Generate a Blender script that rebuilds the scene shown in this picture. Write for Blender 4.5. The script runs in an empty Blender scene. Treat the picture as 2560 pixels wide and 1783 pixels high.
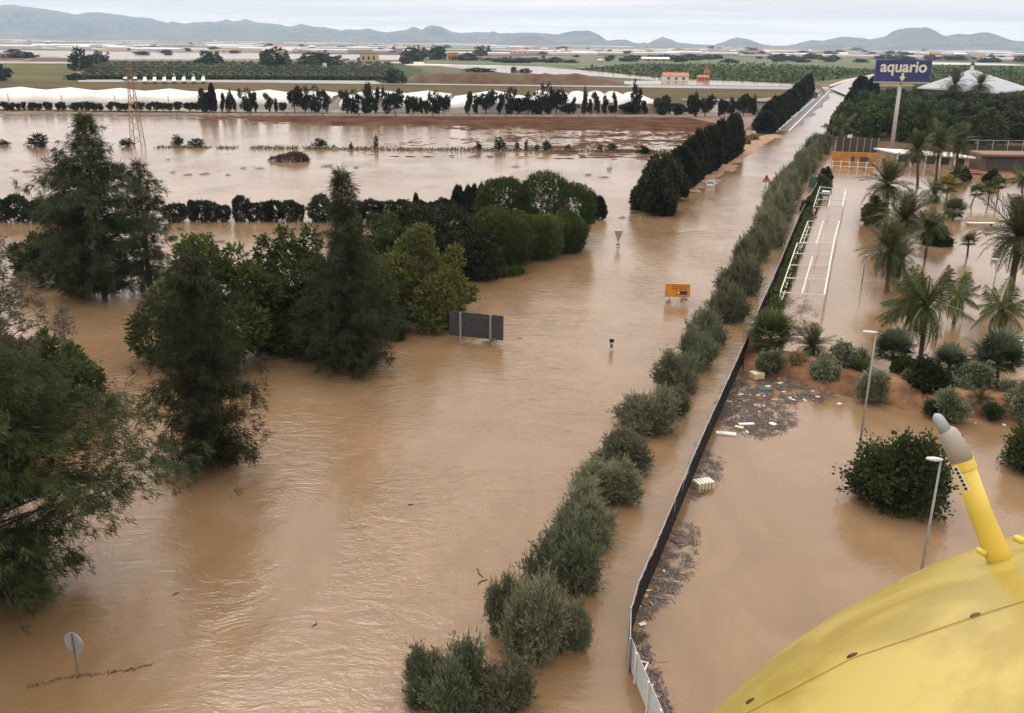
import bpy, math, random
import numpy as np
from mathutils import Vector, Matrix

# ------------------------------------------------------------------ camera, world, sun
SC = bpy.context.scene
COL = SC.collection
PF, CAMH = 2300.0, 25.0                      # focal length in photograph pixels (photograph 2560 x 1783), metres above the flood
PITCH = math.atan((891 - 105) / PF)
ROLL = math.radians(0.67)
FW = np.array([0, math.cos(PITCH), -math.sin(PITCH)])
R0 = np.array([1.0, 0, 0]); U0 = np.array([0, math.sin(PITCH), math.cos(PITCH)])
RT = R0 * math.cos(ROLL) + U0 * math.sin(ROLL)
UP = -R0 * math.sin(ROLL) + U0 * math.cos(ROLL)
CAM = np.array([0, 0, CAMH])

cd = bpy.data.cameras.new('camera'); cam = bpy.data.objects.new('camera', cd); COL.objects.link(cam)
m = Matrix.Identity(4)
for i in range(3):
    m[i][0] = RT[i]; m[i][1] = UP[i]; m[i][2] = -FW[i]; m[i][3] = CAM[i]
cam.matrix_world = m
cd.sensor_width = 36; cd.lens = 36 * PF / 2560; cd.clip_start = 0.05; cd.clip_end = 60000
SC.camera = cam

w = bpy.data.worlds.new('World'); SC.world = w; w.use_nodes = True
nt = w.node_tree; nt.nodes.clear()
SUN_EL, SUN_AZ = math.radians(52), math.radians(-25)      # high, ahead and a little to the left
def N(tree, kind, **kw):
    n = tree.nodes.new(kind)
    for k, v in kw.items():
        if k == 'inp':
            for a, b in v.items(): n.inputs[a].default_value = b
        else: setattr(n, k, v)
    return n
L = nt.links.new
sky = N(nt, 'ShaderNodeTexSky', sky_type='NISHITA', sun_disc=False, sun_elevation=SUN_EL, sun_rotation=SUN_AZ, altitude=30, dust_density=3)
tc = N(nt, 'ShaderNodeTexCoord'); sep = N(nt, 'ShaderNodeSeparateXYZ'); L(tc.outputs['Generated'], sep.inputs[0])
zc = N(nt, 'ShaderNodeMath', operation='MAXIMUM', inp={1: 0.0}); L(sep.outputs[2], zc.inputs[0])
za = N(nt, 'ShaderNodeMath', operation='ADD', inp={1: 0.045}); L(zc.outputs[0], za.inputs[0])
dv = N(nt, 'ShaderNodeVectorMath', operation='DIVIDE'); L(tc.outputs['Generated'], dv.inputs[0])
cz = N(nt, 'ShaderNodeCombineXYZ'); [L(za.outputs[0], cz.inputs[i]) for i in range(3)]; L(cz.outputs[0], dv.inputs[1])
mp = N(nt, 'ShaderNodeMapping', inp={'Scale': (0.22, 0.42, 0.0), 'Location': (3.1, 0.4, 0)}); L(dv.outputs[0], mp.inputs[0])
nz = N(nt, 'ShaderNodeTexNoise', inp={'Scale': 1.0, 'Detail': 6.0, 'Roughness': 0.55}); L(mp.outputs[0], nz.inputs['Vector'])
# an overcast deck, grey from below, with the pale gap above the horizon
el = N(nt, 'ShaderNodeMapRange', interpolation_type='SMOOTHSTEP', inp={1: 0.004, 2: 0.034, 3: 0.0, 4: 1.0}); L(zc.outputs[0], el.inputs[0])
ns = N(nt, 'ShaderNodeMapRange', inp={1: 0.32, 2: 0.68, 3: -0.8, 4: 0.6}); L(nz.outputs[0], ns.inputs[0])
ad = N(nt, 'ShaderNodeMath', operation='ADD', use_clamp=True); L(el.outputs[0], ad.inputs[0]); L(ns.outputs[0], ad.inputs[1])
mx = N(nt, 'ShaderNodeMix', data_type='RGBA', inp={6: (12.6, 11.3, 10.3, 1)}); L(ad.outputs[0], mx.inputs[0])
se = N(nt, 'ShaderNodeMath', operation='MULTIPLY_ADD', inp={1: 2.0, 2: 1.0}); L(zc.outputs[0], se.inputs[0])     # an overcast sky grows brighter towards the zenith
deck = N(nt, 'ShaderNodeVectorMath', operation='SCALE', inp={0: (8.9, 8.2, 7.7)}); L(se.outputs[0], deck.inputs['Scale']); L(deck.outputs[0], mx.inputs[7])
mx2 = N(nt, 'ShaderNodeMix', data_type='RGBA', inp={0: 0.93}); L(sky.outputs[0], mx2.inputs[6]); L(mx.outputs[2], mx2.inputs[7])
bg = N(nt, 'ShaderNodeBackground', inp={'Strength': 0.1}); L(mx2.outputs[2], bg.inputs[0])
wo = N(nt, 'ShaderNodeOutputWorld'); L(bg.outputs[0], wo.inputs[0])

sd = bpy.data.lights.new('sun', 'SUN'); sd.energy = 0.9; sd.angle = math.radians(22); sd.color = (1, 0.96, 0.9)
sun = bpy.data.objects.new('sun', sd); COL.objects.link(sun)
sdir = Vector((math.sin(SUN_AZ) * math.cos(SUN_EL), math.cos(SUN_AZ) * math.cos(SUN_EL), math.sin(SUN_EL)))
sun.rotation_euler = sdir.to_track_quat('Z', 'Y').to_euler(); sun.location = sdir * 300

vs = SC.view_settings
SC.display_settings.display_device = 'sRGB'
vs.view_transform = 'Standard'; vs.look = 'None'; vs.exposure = 0.2; vs.gamma = 1.0; vs.use_curve_mapping = False
cy = SC.cycles
cy.max_bounces = 6; cy.diffuse_bounces = 3; cy.glossy_bounces = 3; cy.transmission_bounces = 3; cy.volume_bounces = 1
cy.transparent_max_bounces = 8; cy.use_denoising = True; cy.caustics_reflective = False; cy.caustics_refractive = False

# ------------------------------------------------------------------ helpers
rng = np.random.default_rng(7)
random.seed(7)
def ray(px, py): return FW * PF + RT * (px - 1280) - UP * (py - 891.5)
def at(px, py, z=0.0):                        # the place on the level z that lies on that line of sight
    d = ray(px, py); t = (z - CAMH) / d[2]
    return CAM + d * t
def hgt(b, tx, ty):                           # height of a thing that stands at b and reaches up to that line of sight
    d = ray(tx, ty); return CAMH + math.hypot(b[0], b[1]) * d[2] / math.hypot(d[0], d[1])
def mpp(b): return float(np.dot(np.asarray(b) - CAM, FW) / PF)
def ordn(n):
    a = 'first second third fourth fifth sixth seventh eighth ninth tenth eleventh twelfth thirteenth fourteenth fifteenth sixteenth seventeenth eighteenth nineteenth'.split()
    tens = {2: ('twenty', 'twentieth'), 3: ('thirty', 'thirtieth'), 4: ('forty', 'fortieth'), 5: ('fifty', 'fiftieth'), 6: ('sixty', 'sixtieth'), 7: ('seventy', 'seventieth'), 8: ('eighty', 'eightieth'), 9: ('ninety', 'ninetieth')}
    if n < 20: return a[n - 1]
    if n >= 100: return 'hundredth' if n == 100 else 'hundred-and-' + ordn(n - 100)
    t, r = divmod(n, 10)
    return tens[t][1] if r == 0 else tens[t][0] + '-' + a[r - 1]
def _hash(i, j, s):
    h = (i * 374761393 + j * 668265263 + s * 974711) & 0x7fffffff
    h = ((h ^ (h >> 13)) * 1274126177) & 0x7fffffff
    return ((h ^ (h >> 16)) & 0xffff) / 65535.0
def vnoise(x, y, s=0, octs=3):
    x = np.asarray(x, float); y = np.asarray(y, float); out = 0; amp = 1; tot = 0
    for o in range(octs):
        i = np.floor(x).astype(np.int64); j = np.floor(y).astype(np.int64); fx = x - i; fy = y - j
        fx = fx * fx * (3 - 2 * fx); fy = fy * fy * (3 - 2 * fy)
        v = (_hash(i, j, s + o) * (1 - fx) + _hash(i + 1, j, s + o) * fx) * (1 - fy) + (_hash(i, j + 1, s + o) * (1 - fx) + _hash(i + 1, j + 1, s + o) * fx) * fy
        out = out + v * amp; tot += amp; amp *= 0.5; x = x * 2.03 + 11.3; y = y * 2.03 + 5.7
    return out / tot
def sstep(a, b, x):
    t = np.clip((x - a) / (b - a), 0, 1); return t * t * (3 - 2 * t)

def npmesh(name, V, F, mats=(), tone=None, mi=None, smooth=False):
    """V n x 3, F m x k faces all with k corners"""
    V = np.asarray(V, np.float32); F = np.asarray(F, np.int32); me = bpy.data.meshes.new(name)
    k = F.shape[1]
    me.vertices.add(len(V)); me.vertices.foreach_set('co', V.ravel())
    me.loops.add(F.size); me.loops.foreach_set('vertex_index', F.ravel())
    me.polygons.add(len(F)); me.polygons.foreach_set('loop_start', np.arange(len(F), dtype=np.int32) * k)
    me.polygons.foreach_set('loop_total', np.full(len(F), k, np.int32))
    if mi is not None: me.polygons.foreach_set('material_index', np.asarray(mi, np.int32))
    for mt in mats: me.materials.append(mt)
    if tone is not None:
        at_ = me.attributes.new('tone', 'FLOAT', 'FACE'); at_.data.foreach_set('value', np.asarray(tone, np.float32))
    me.update(calc_edges=True)
    if smooth: me.polygons.foreach_set('use_smooth', np.ones(len(F), bool))
    return me

class MB:
    """collects boxes, tubes and polygons for one mesh"""
    def __init__(s): s.v = []; s.f = []; s.m = []
    def add(s, vs_, fs, mi=0):
        o = len(s.v); s.v += [tuple(map(float, p)) for p in vs_]; s.f += [tuple(o + i for i in f) for f in fs]; s.m += [mi] * len(fs); return s
    def box(s, c, size, rz=0, mi=0, taper=1.0):
        x, y, z = [q / 2 for q in size]; cr, sr = math.cos(rz), math.sin(rz); P = []
        for dz in (-z, z):
            k = taper if dz > 0 else 1
            for dx, dy in ((-x, -y), (x, -y), (x, y), (-x, y)):
                dx *= k; dy *= k
                P.append((c[0] + dx * cr - dy * sr, c[1] + dx * sr + dy * cr, c[2] + dz))
        return s.add(P, [(3, 2, 1, 0), (4, 5, 6, 7), (0, 1, 5, 4), (1, 2, 6, 5), (2, 3, 7, 6), (3, 0, 4, 7)], mi)
    def tube(s, pts, r, n=6, mi=0, cap=True):
        pts = [np.asarray(p, float) for p in pts]; rs = [r] * len(pts) if np.isscalar(r) else list(r); P = []; Fc = []
        for i, p in enumerate(pts):
            d = pts[min(i + 1, len(pts) - 1)] - pts[max(i - 1, 0)]; d = d / (np.linalg.norm(d) + 1e-9)
            a = np.cross(d, (0, 0, 1) if abs(d[2]) < .9 else (1, 0, 0)); a /= np.linalg.norm(a); b = np.cross(d, a)
            for k in range(n):
                t = 2 * math.pi * k / n; P.append(p + (a * math.cos(t) + b * math.sin(t)) * rs[i])
        for i in range(len(pts) - 1):
            for k in range(n):
                k2 = (k + 1) % n; Fc.append((i * n + k, i * n + k2, (i + 1) * n + k2, (i + 1) * n + k))
        if cap: Fc += [tuple(reversed(range(n))), tuple((len(pts) - 1) * n + k for k in range(n))]
        return s.add(P, Fc, mi)
    def bar(s, a, b, w_, h_=None, mi=0):
        a = np.asarray(a, float); b = np.asarray(b, float); h_ = h_ or w_; d = b - a; d /= np.linalg.norm(d)
        u = np.cross(d, (0, 0, 1) if abs(d[2]) < .95 else (0, 1, 0)); u /= np.linalg.norm(u); v = np.cross(u, d)
        P = [q + u * sx * w_ / 2 + v * sz * h_ / 2 for q in (a, b) for sx, sz in ((-1, -1), (1, -1), (1, 1), (-1, 1))]
        return s.add(P, [(3, 2, 1, 0), (4, 5, 6, 7), (0, 1, 5, 4), (1, 2, 6, 5), (2, 3, 7, 6), (3, 0, 4, 7)], mi)
    def slab(s, poly, z0, z1, mi=0):            # a flat polygon (list of xy) with thickness
        n = len(poly); P = [(x, y, z0) for x, y in poly] + [(x, y, z1) for x, y in poly]
        return s.add(P, [tuple(reversed(range(n))), tuple(range(n, 2 * n))] + [(i, (i + 1) % n, n + (i + 1) % n, n + i) for i in range(n)], mi)
    def plate(s, pts, thick, mi=0):             # a planar polygon in space with thickness along its normal
        pts = [np.asarray(p, float) for p in pts]; nrm = np.cross(pts[1] - pts[0], pts[2] - pts[0]); nrm /= np.linalg.norm(nrm); n = len(pts)
        P = pts + [p - nrm * thick for p in pts]
        return s.add(P, [tuple(range(n)), tuple(reversed(range(n, 2 * n)))] + [(i, n + i, n + (i + 1) % n, (i + 1) % n) for i in range(n)], mi)
    def mesh(s, name, *mats, smooth=False):
        me = bpy.data.meshes.new(name); me.from_pydata(s.v, [], s.f)
        for mt in mats: me.materials.append(mt)
        me.polygons.foreach_set('material_index', s.m)
        if smooth: me.polygons.foreach_set('use_smooth', [True] * len(s.f))
        me.update(); return me

def obj(name, me, parent=None, loc=(0, 0, 0), rot=(0, 0, 0), scale=(1, 1, 1)):
    o = bpy.data.objects.new(name, me); COL.objects.link(o)
    if parent is not None: o.parent = parent
    o.location = loc; o.rotation_euler = rot; o.scale = scale if hasattr(scale, '__len__') else (scale,) * 3
    return o
def tag(o, label, cat, group=None):
    o['label'] = label; o['category'] = cat
    if group: o['group'] = group
    return o
def thing(name, label, cat, loc=(0, 0, 0), rz=0, scale=1, group=None):
    o = obj(name, None, None, loc, (0, 0, rz), scale); o.empty_display_size = .3
    return tag(o, label, cat, group)
def struct(name, me, kind='structure', parent=None):
    o = obj(name, me, parent); o['kind'] = kind; return o

# ------------------------------------------------------------------ materials
MAT = {}
def basic(name, col, rough=.6, var=.15, scale=3.0, metal=0, spec=.4, coat=0, bump=0, col2=None, detail=5, sep_scale=None):
    if name in MAT: return MAT[name]
    mt = bpy.data.materials.new(name); mt.use_nodes = True; t = mt.node_tree; b = t.nodes['Principled BSDF']
    b.inputs['Roughness'].default_value = rough; b.inputs['Metallic'].default_value = metal; b.inputs['Specular IOR Level'].default_value = spec; b.inputs['Coat Weight'].default_value = coat
    g = N(t, 'ShaderNodeTexCoord'); n = N(t, 'ShaderNodeTexNoise', inp={'Scale': scale, 'Detail': detail, 'Roughness': .6})
    if sep_scale:
        mp_ = N(t, 'ShaderNodeMapping', inp={'Scale': sep_scale}); t.links.new(g.outputs['Object'], mp_.inputs[0]); t.links.new(mp_.outputs[0], n.inputs['Vector'])
    else: t.links.new(g.outputs['Object'], n.inputs['Vector'])
    c1 = tuple(max(0, c * (1 - var)) for c in col) + (1,); c2 = (tuple(col2) if col2 else tuple(c * (1 + var) for c in col)) + (1,)
    r = N(t, 'ShaderNodeMapRange', inp={1: .35, 2: .65}); t.links.new(n.outputs[0], r.inputs[0])
    x = N(t, 'ShaderNodeMix', data_type='RGBA', inp={6: c1, 7: c2}); t.links.new(r.outputs[0], x.inputs[0]); t.links.new(x.outputs[2], b.inputs['Base Color'])
    if bump:
        bp = N(t, 'ShaderNodeBump', inp={'Strength': 1.0, 'Distance': bump}); t.links.new(n.outputs[0], bp.inputs['Height']); t.links.new(bp.outputs[0], b.inputs['Normal'])
    MAT[name] = mt; return mt
def leafmat(name, a, b_, rough=.55, trans=.22):
    mt = bpy.data.materials.new(name); mt.use_nodes = True; t = mt.node_tree; b = t.nodes['Principled BSDF']; out = t.nodes['Material Output']
    b.inputs['Roughness'].default_value = rough; b.inputs['Specular IOR Level'].default_value = .12
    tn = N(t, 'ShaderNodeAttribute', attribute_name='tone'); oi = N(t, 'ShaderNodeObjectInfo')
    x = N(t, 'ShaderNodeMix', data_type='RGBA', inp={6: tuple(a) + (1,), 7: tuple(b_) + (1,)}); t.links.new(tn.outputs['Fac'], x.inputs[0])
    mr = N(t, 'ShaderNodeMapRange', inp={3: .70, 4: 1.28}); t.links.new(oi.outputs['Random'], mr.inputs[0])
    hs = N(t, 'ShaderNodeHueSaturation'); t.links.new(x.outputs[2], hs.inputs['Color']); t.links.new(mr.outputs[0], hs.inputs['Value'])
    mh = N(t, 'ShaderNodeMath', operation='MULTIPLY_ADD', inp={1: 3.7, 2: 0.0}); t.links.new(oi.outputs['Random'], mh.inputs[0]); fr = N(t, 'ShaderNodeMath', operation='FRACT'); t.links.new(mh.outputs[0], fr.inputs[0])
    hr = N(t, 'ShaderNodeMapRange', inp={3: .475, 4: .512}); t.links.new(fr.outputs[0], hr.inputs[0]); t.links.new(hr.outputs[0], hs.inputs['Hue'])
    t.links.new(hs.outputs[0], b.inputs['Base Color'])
    tr = N(t, 'ShaderNodeBsdfTranslucent'); t.links.new(hs.outputs[0], tr.inputs[0])
    ms = N(t, 'ShaderNodeMixShader', inp={0: trans}); t.links.new(b.outputs[0], ms.inputs[1]); t.links.new(tr.outputs[0], ms.inputs[2]); t.links.new(ms.outputs[0], out.inputs[0])
    MAT[name] = mt; return mt

bark = basic('bark', (.10, .075, .055), .85, .35, 6, bump=.02)
barkdark = basic('bark_dark', (.05, .038, .03), .9, .35, 6)
palmbark = basic('palm_bark', (.075, .05, .038), .9, .35, 8, bump=.03)
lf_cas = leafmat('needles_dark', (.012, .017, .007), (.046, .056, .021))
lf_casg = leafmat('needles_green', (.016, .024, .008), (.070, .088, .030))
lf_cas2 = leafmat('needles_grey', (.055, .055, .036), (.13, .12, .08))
lf_oliv = leafmat('leaf_olive', (.036, .044, .024), (.225, .245, .150))
lf_broad = leafmat('leaf_green', (.016, .026, .007), (.066, .090, .022))
lf_dark = leafmat('leaf_dark', (.012, .018, .008), (.045, .056, .021))
lf_lime = leafmat('leaf_lime', (.045, .058, .016), (.135, .145, .038))
lf_pine = leafmat('leaf_pine', (.020, .034, .009), (.080, .108, .026))
lf_cyp = leafmat('leaf_cypress', (.009, .013, .007), (.030, .038, .018))
lf_palm = leafmat('leaf_palm', (.026, .032, .012), (.090, .100, .036))
lf_palm2 = leafmat('leaf_queen_palm', (.034, .048, .016), (.112, .132, .044))
lf_fan = leafmat('leaf_fan_palm', (.032, .044, .026), (.110, .135, .082))
lf_yel = leafmat('leaf_yellow', (.13, .12, .022), (.26, .23, .05))
lf_hedge = leafmat('leaf_hedge', (.026, .045, .013), (.075, .110, .030))
lf_dry = leafmat('straw', (.16, .12, .055), (.34, .26, .13))
lf_leafy = leafmat('leaf_leafy', (.014, .022, .008), (.066, .090, .032))
lf_wood = leafmat('leaf_wood', (.020, .026, .010), (.062, .072, .026))
lf_far = leafmat('leaf_far', (.024, .034, .018), (.06, .075, .035))
reedm = leafmat('litter', (.080, .066, .055), (.250, .212, .178), .8, 0)
white_paint = basic('white_paint', (.58, .56, .52), .45, .08, 4)
galv = basic('galvanised', (.34, .35, .35), .45, .12, 6, metal=.3)
greypole = basic('grey_pole', (.24, .24, .23), .5, .12, 5)
darksteel = basic('dark_sheet', (.045, .046, .05), .5, .2, 2)
blackm = basic('black_netting', (.010, .010, .011), .8, .3, 3, spec=.2)
soil = basic('soil_red', (.105, .048, .022), .95, .35, .7, bump=.12, col2=(.200, .100, .046))
soil2 = basic('soil_brown', (.070, .035, .022), 1.0, .3, .12, bump=.1, spec=0, col2=(.105, .058, .038))
concrete = basic('concrete', (.30, .28, .25), .85, .2, .4)
plastic_white = basic('greenhouse_film', (.46, .45, .435), .6, .10, .06)
beige = basic('beige_render', (.36, .27, .17), .85, .15, .6)
ochre = basic('ochre_render', (.36, .17, .04), .85, .2, .5)
roofred = basic('roof_red', (.34, .13, .075), .8, .25, 1)
roofwhite = basic('roof_white', (.60, .585, .55), .6, .06, .4)
glassd = basic('dark_glass', (.02, .022, .026), .12, .2, 3, spec=.6)
rust = basic('rusty_steel', (.20, .115, .07), .8, .25, 1)
foam = basic('foam_white', (.58, .56, .51), .7, .08, 5)
creamm = basic('cream_plastic', (.48, .40, .25), .7, .1, 5)
tealm = basic('teal_plastic', (.015, .07, .09), .5, .2, 4)
greenp = basic('green_plastic', (.01, .14, .09), .5, .2, 4)
yellp = basic('yellow_plastic', (.55, .36, .10), .6, .1, 4)
woodm = basic('weathered_wood', (.34, .25, .16), .85, .25, 4)
redp = basic('red_paint', (.45, .035, .03), .5, .1, 4)
bluep = basic('sign_blue', (.018, .028, .11), .5, .2, .6)
letterm = basic('sign_letter', (.56, .53, .45), .5, .06, 1)
signyel = basic('sign_orange', (.52, .215, .010), .45, .12, 2)
signtext = basic('sign_brown', (.30, .09, .01), .5, .1, 4)
dirtyalu = basic('sign_back', (.24, .245, .245), .55, .12, 3, metal=.2)
hillm = basic('hill_scrub', (.045, .052, .040), .95, .3, .0022, col2=(.12, .105, .07))

def watermat():
    mt = bpy.data.materials.new('muddy_water'); mt.use_nodes = True; t = mt.node_tree; b = t.nodes['Principled BSDF']; K = t.links.new
    g = N(t, 'ShaderNodeNewGeometry')
    # the current runs along the road, towards the camera
    mp1 = N(t, 'ShaderNodeMapping', inp={'Rotation': (0, 0, math.radians(-20)), 'Scale': (.05, .018, 1)}); K(g.outputs['Position'], mp1.inputs[0])
    n1 = N(t, 'ShaderNodeTexNoise', inp={'Scale': 1.0, 'Detail': 4, 'Roughness': .55, 'Distortion': 1.2}); K(mp1.outputs[0], n1.inputs['Vector'])
    r1 = N(t, 'ShaderNodeMapRange', inp={1: .32, 2: .68}); K(n1.outputs[0], r1.inputs[0])
    cx = N(t, 'ShaderNodeMix', data_type='RGBA', inp={6: (.158, .096, .048, 1), 7: (.212, .136, .077, 1)}); K(r1.outputs[0], cx.inputs[0])
    mps = N(t, 'ShaderNodeMapping', inp={'Rotation': (0, 0, math.radians(-20)), 'Scale': (.16, .10, 1)}); K(g.outputs['Position'], mps.inputs[0])
    nst = N(t, 'ShaderNodeTexNoise', inp={'Scale': 1.0, 'Detail': 5, 'Roughness': .6, 'Distortion': 2.6}); K(mps.outputs[0], nst.inputs['Vector'])
    rst = N(t, 'ShaderNodeMapRange', inp={1: .42, 2: .66, 3: .94, 4: 1.08}); K(nst.outputs[0], rst.inputs[0])
    hst = N(t, 'ShaderNodeHueSaturation'); K(cx.outputs[2], hst.inputs['Color']); K(rst.outputs[0], hst.inputs['Value']); K(hst.outputs[0], b.inputs['Base Color'])
    b.inputs['Roughness'].default_value = .14; b.inputs['IOR'].default_value = 1.4; b.inputs['Specular IOR Level'].default_value = .5
    # sheltered water: beyond the fence and in the fields the ripples are small
    sp = N(t, 'ShaderNodeSeparateXYZ'); K(g.outputs['Position'], sp.inputs[0])
    fa = N(t, 'ShaderNodeMath', operation='MULTIPLY', inp={1: -.36}); K(sp.outputs[1], fa.inputs[0])
    fb = N(t, 'ShaderNodeMath', operation='ADD'); K(sp.outputs[0], fb.inputs[0]); K(fa.outputs[0], fb.inputs[1])
    sh = N(t, 'ShaderNodeMapRange', inp={1: -8.5, 2: -5.5, 3: 1.0, 4: .22}); K(fb.outputs[0], sh.inputs[0])
    fl = N(t, 'ShaderNodeMapRange', inp={1: 50, 2: 300, 3: 1.0, 4: .10}); K(sp.outputs[1], fl.inputs[0])
    ml = N(t, 'ShaderNodeMath', operation='MULTIPLY'); K(sh.outputs[0], ml.inputs[0]); K(fl.outputs[0], ml.inputs[1])
    pm = N(t, 'ShaderNodeMapping', inp={'Scale': (.07, .045, 1)}); K(g.outputs['Position'], pm.inputs[0])
    pn = N(t, 'ShaderNodeTexNoise', inp={'Scale': 1.0, 'Detail': 3, 'Distortion': .8}); K(pm.outputs[0], pn.inputs['Vector'])
    pr = N(t, 'ShaderNodeMapRange', inp={1: .36, 2: .66, 3: .16, 4: 1.5}); K(pn.outputs[0], pr.inputs[0])
    ml2 = N(t, 'ShaderNodeMath', operation='MULTIPLY'); K(ml.outputs[0], ml2.inputs[0]); K(pr.outputs[0], ml2.inputs[1])
    hs = None
    for sc, amp, rot, dist in (((.30, .52, 1), .085, 25, 2.6), ((1.0, 1.6, 1), .040, -18, 2.6), ((3.6, 5.0, 1), .009, 10, 1.2)):
        mq = N(t, 'ShaderNodeMapping', inp={'Rotation': (0, 0, math.radians(rot)), 'Scale': sc}); K(g.outputs['Position'], mq.inputs[0])
        q = N(t, 'ShaderNodeTexNoise', inp={'Scale': 1.0, 'Detail': 3, 'Roughness': .6, 'Distortion': dist}); K(mq.outputs[0], q.inputs['Vector'])
        a = N(t, 'ShaderNodeMath', operation='MULTIPLY', inp={1: amp}); K(q.outputs[0], a.inputs[0])
        if hs is None: hs = a
        else:
            s_ = N(t, 'ShaderNodeMath', operation='ADD'); K(hs.outputs[0], s_.inputs[0]); K(a.outputs[0], s_.inputs[1]); hs = s_
    hh = N(t, 'ShaderNodeMath', operation='MULTIPLY'); K(hs.outputs[0], hh.inputs[0]); K(ml2.outputs[0], hh.inputs[1])
    bp = N(t, 'ShaderNodeBump', inp={'Strength': 1.0, 'Distance': 1.0}); K(hh.outputs[0], bp.inputs['Height']); K(bp.outputs[0], b.inputs['Normal'])
    return mt
WATER = watermat()

def plainmat():
    mt = bpy.data.materials.new('patchwork_fields'); mt.use_nodes = True; t = mt.node_tree; b = t.nodes['Principled BSDF']; K = t.links.new
    g = N(t, 'ShaderNodeNewGeometry'); mp_ = N(t, 'ShaderNodeMapping', inp={'Rotation': (0, 0, .12), 'Scale': (1 / 420, 1 / 210, 0)}); K(g.outputs['Position'], mp_.inputs[0])
    v = N(t, 'ShaderNodeTexVoronoi', distance='CHEBYCHEV', inp={'Scale': 1.0, 'Randomness': .8}); K(mp_.outputs[0], v.inputs['Vector'])
    sx = N(t, 'ShaderNodeSeparateColor'); K(v.outputs['Color'], sx.inputs[0])
    r = N(t, 'ShaderNodeValToRGB'); r.color_ramp.interpolation = 'CONSTANT'; e = r.color_ramp.elements
    e[0].position = 0; e[0].color = (.20, .13, .09, 1); e[1].position = .2; e[1].color = (.10, .11, .05, 1)
    for p, c in ((.36, (.27, .19, .14)), (.5, (.09, .10, .055)), (.6, (.55, .52, .48)), (.72, (.17, .13, .09)), (.84, (.5, .44, .38)), (.93, (.14, .15, .08))):
        q = e.new(p); q.color = c + (1,)
    K(sx.outputs[0], r.inputs[0]); n = N(t, 'ShaderNodeTexNoise', inp={'Scale': .02, 'Detail': 6}); K(g.outputs['Position'], n.inputs['Vector'])
    mr = N(t, 'ShaderNodeMapRange', inp={1: .3, 2: .7, 3: .55, 4: .95}); K(n.outputs[0], mr.inputs[0])
    h = N(t, 'ShaderNodeHueSaturation'); K(r.outputs[0], h.inputs['Color']); K(mr.outputs[0], h.inputs['Value']); K(h.outputs[0], b.inputs['Base Color'])
    b.inputs['Roughness'].default_value = .9; b.inputs['Specular IOR Level'].default_value = .15
    return mt
PLAIN = plainmat()
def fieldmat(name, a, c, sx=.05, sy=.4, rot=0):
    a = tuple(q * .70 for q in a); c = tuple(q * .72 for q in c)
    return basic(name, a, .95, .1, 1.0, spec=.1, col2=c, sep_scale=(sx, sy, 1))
F_olive = fieldmat('field_olive', (.075, .060, .020), (.135, .092, .036), .012, .09)
F_yel = fieldmat('field_yellow_green', (.080, .082, .022), (.145, .130, .045), .008, .05)
F_green = fieldmat('field_green', (.030, .050, .015), (.065, .090, .030), .02, .08)
F_pale = fieldmat('field_pale_green', (.10, .125, .055), (.20, .21, .125), .006, .05)
F_brown = fieldmat('field_brown', (.10, .058, .040), (.17, .10, .068), .01, .06)
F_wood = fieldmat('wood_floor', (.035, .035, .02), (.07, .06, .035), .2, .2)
asphalt = basic('asphalt', (.075, .075, .078), .6, .18, .5)
paint_line = basic('road_paint', (.75, .75, .72), .6, .1, 2)

# ------------------------------------------------------------------ foliage makers
def unit(a): return a / (np.linalg.norm(a, axis=-1, keepdims=True) + 1e-9)
def leafmesh(name, p, d, ln, wd, mat, tone, extra=None):
    """each leaf one quad: p n x 3 root, d n x 3 direction"""
    n = len(p); d = unit(d); s = unit(np.cross(d, unit(rng.normal(size=(n, 3)))))
    ln = np.broadcast_to(ln, n)[:, None]; wd = np.broadcast_to(wd, n)[:, None]
    V = np.stack([p, p + d * ln * .5 + s * wd * .5, p + d * ln, p + d * ln * .5 - s * wd * .5], 1).reshape(-1, 3)
    return npmesh(name, V, np.arange(4 * n).reshape(n, 4), [mat], tone)
def sample_lobes(lobes, n, shell=.22):
    lb = np.array(lobes, float); wgt = (lb[:, 3] * lb[:, 4] + lb[:, 4] * lb[:, 5] + lb[:, 3] * lb[:, 5]); wgt /= wgt.sum()
    P, O = [], []; need = n
    while need > 0:
        k = rng.choice(len(lb), need * 2, p=wgt); u = unit(rng.normal(size=(need * 2, 3)))
        rr = (1 - np.abs(rng.normal(size=need * 2)) * shell)[:, None]
        c = lb[k, :3]; r = lb[k, 3:6]; pos = c + u * r * rr; keep = np.ones(len(pos), bool)
        for j in range(len(lb)):
            q = ((pos - lb[j, :3]) / lb[j, 3:6]); keep &= ((q * q).sum(1) > .62) | (k == j)
        pos = pos[keep][:need]; o = unit((u / r)[keep][:need]); P.append(pos); O.append(o); need -= len(pos)
    return np.concatenate(P), np.concatenate(O)
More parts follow.
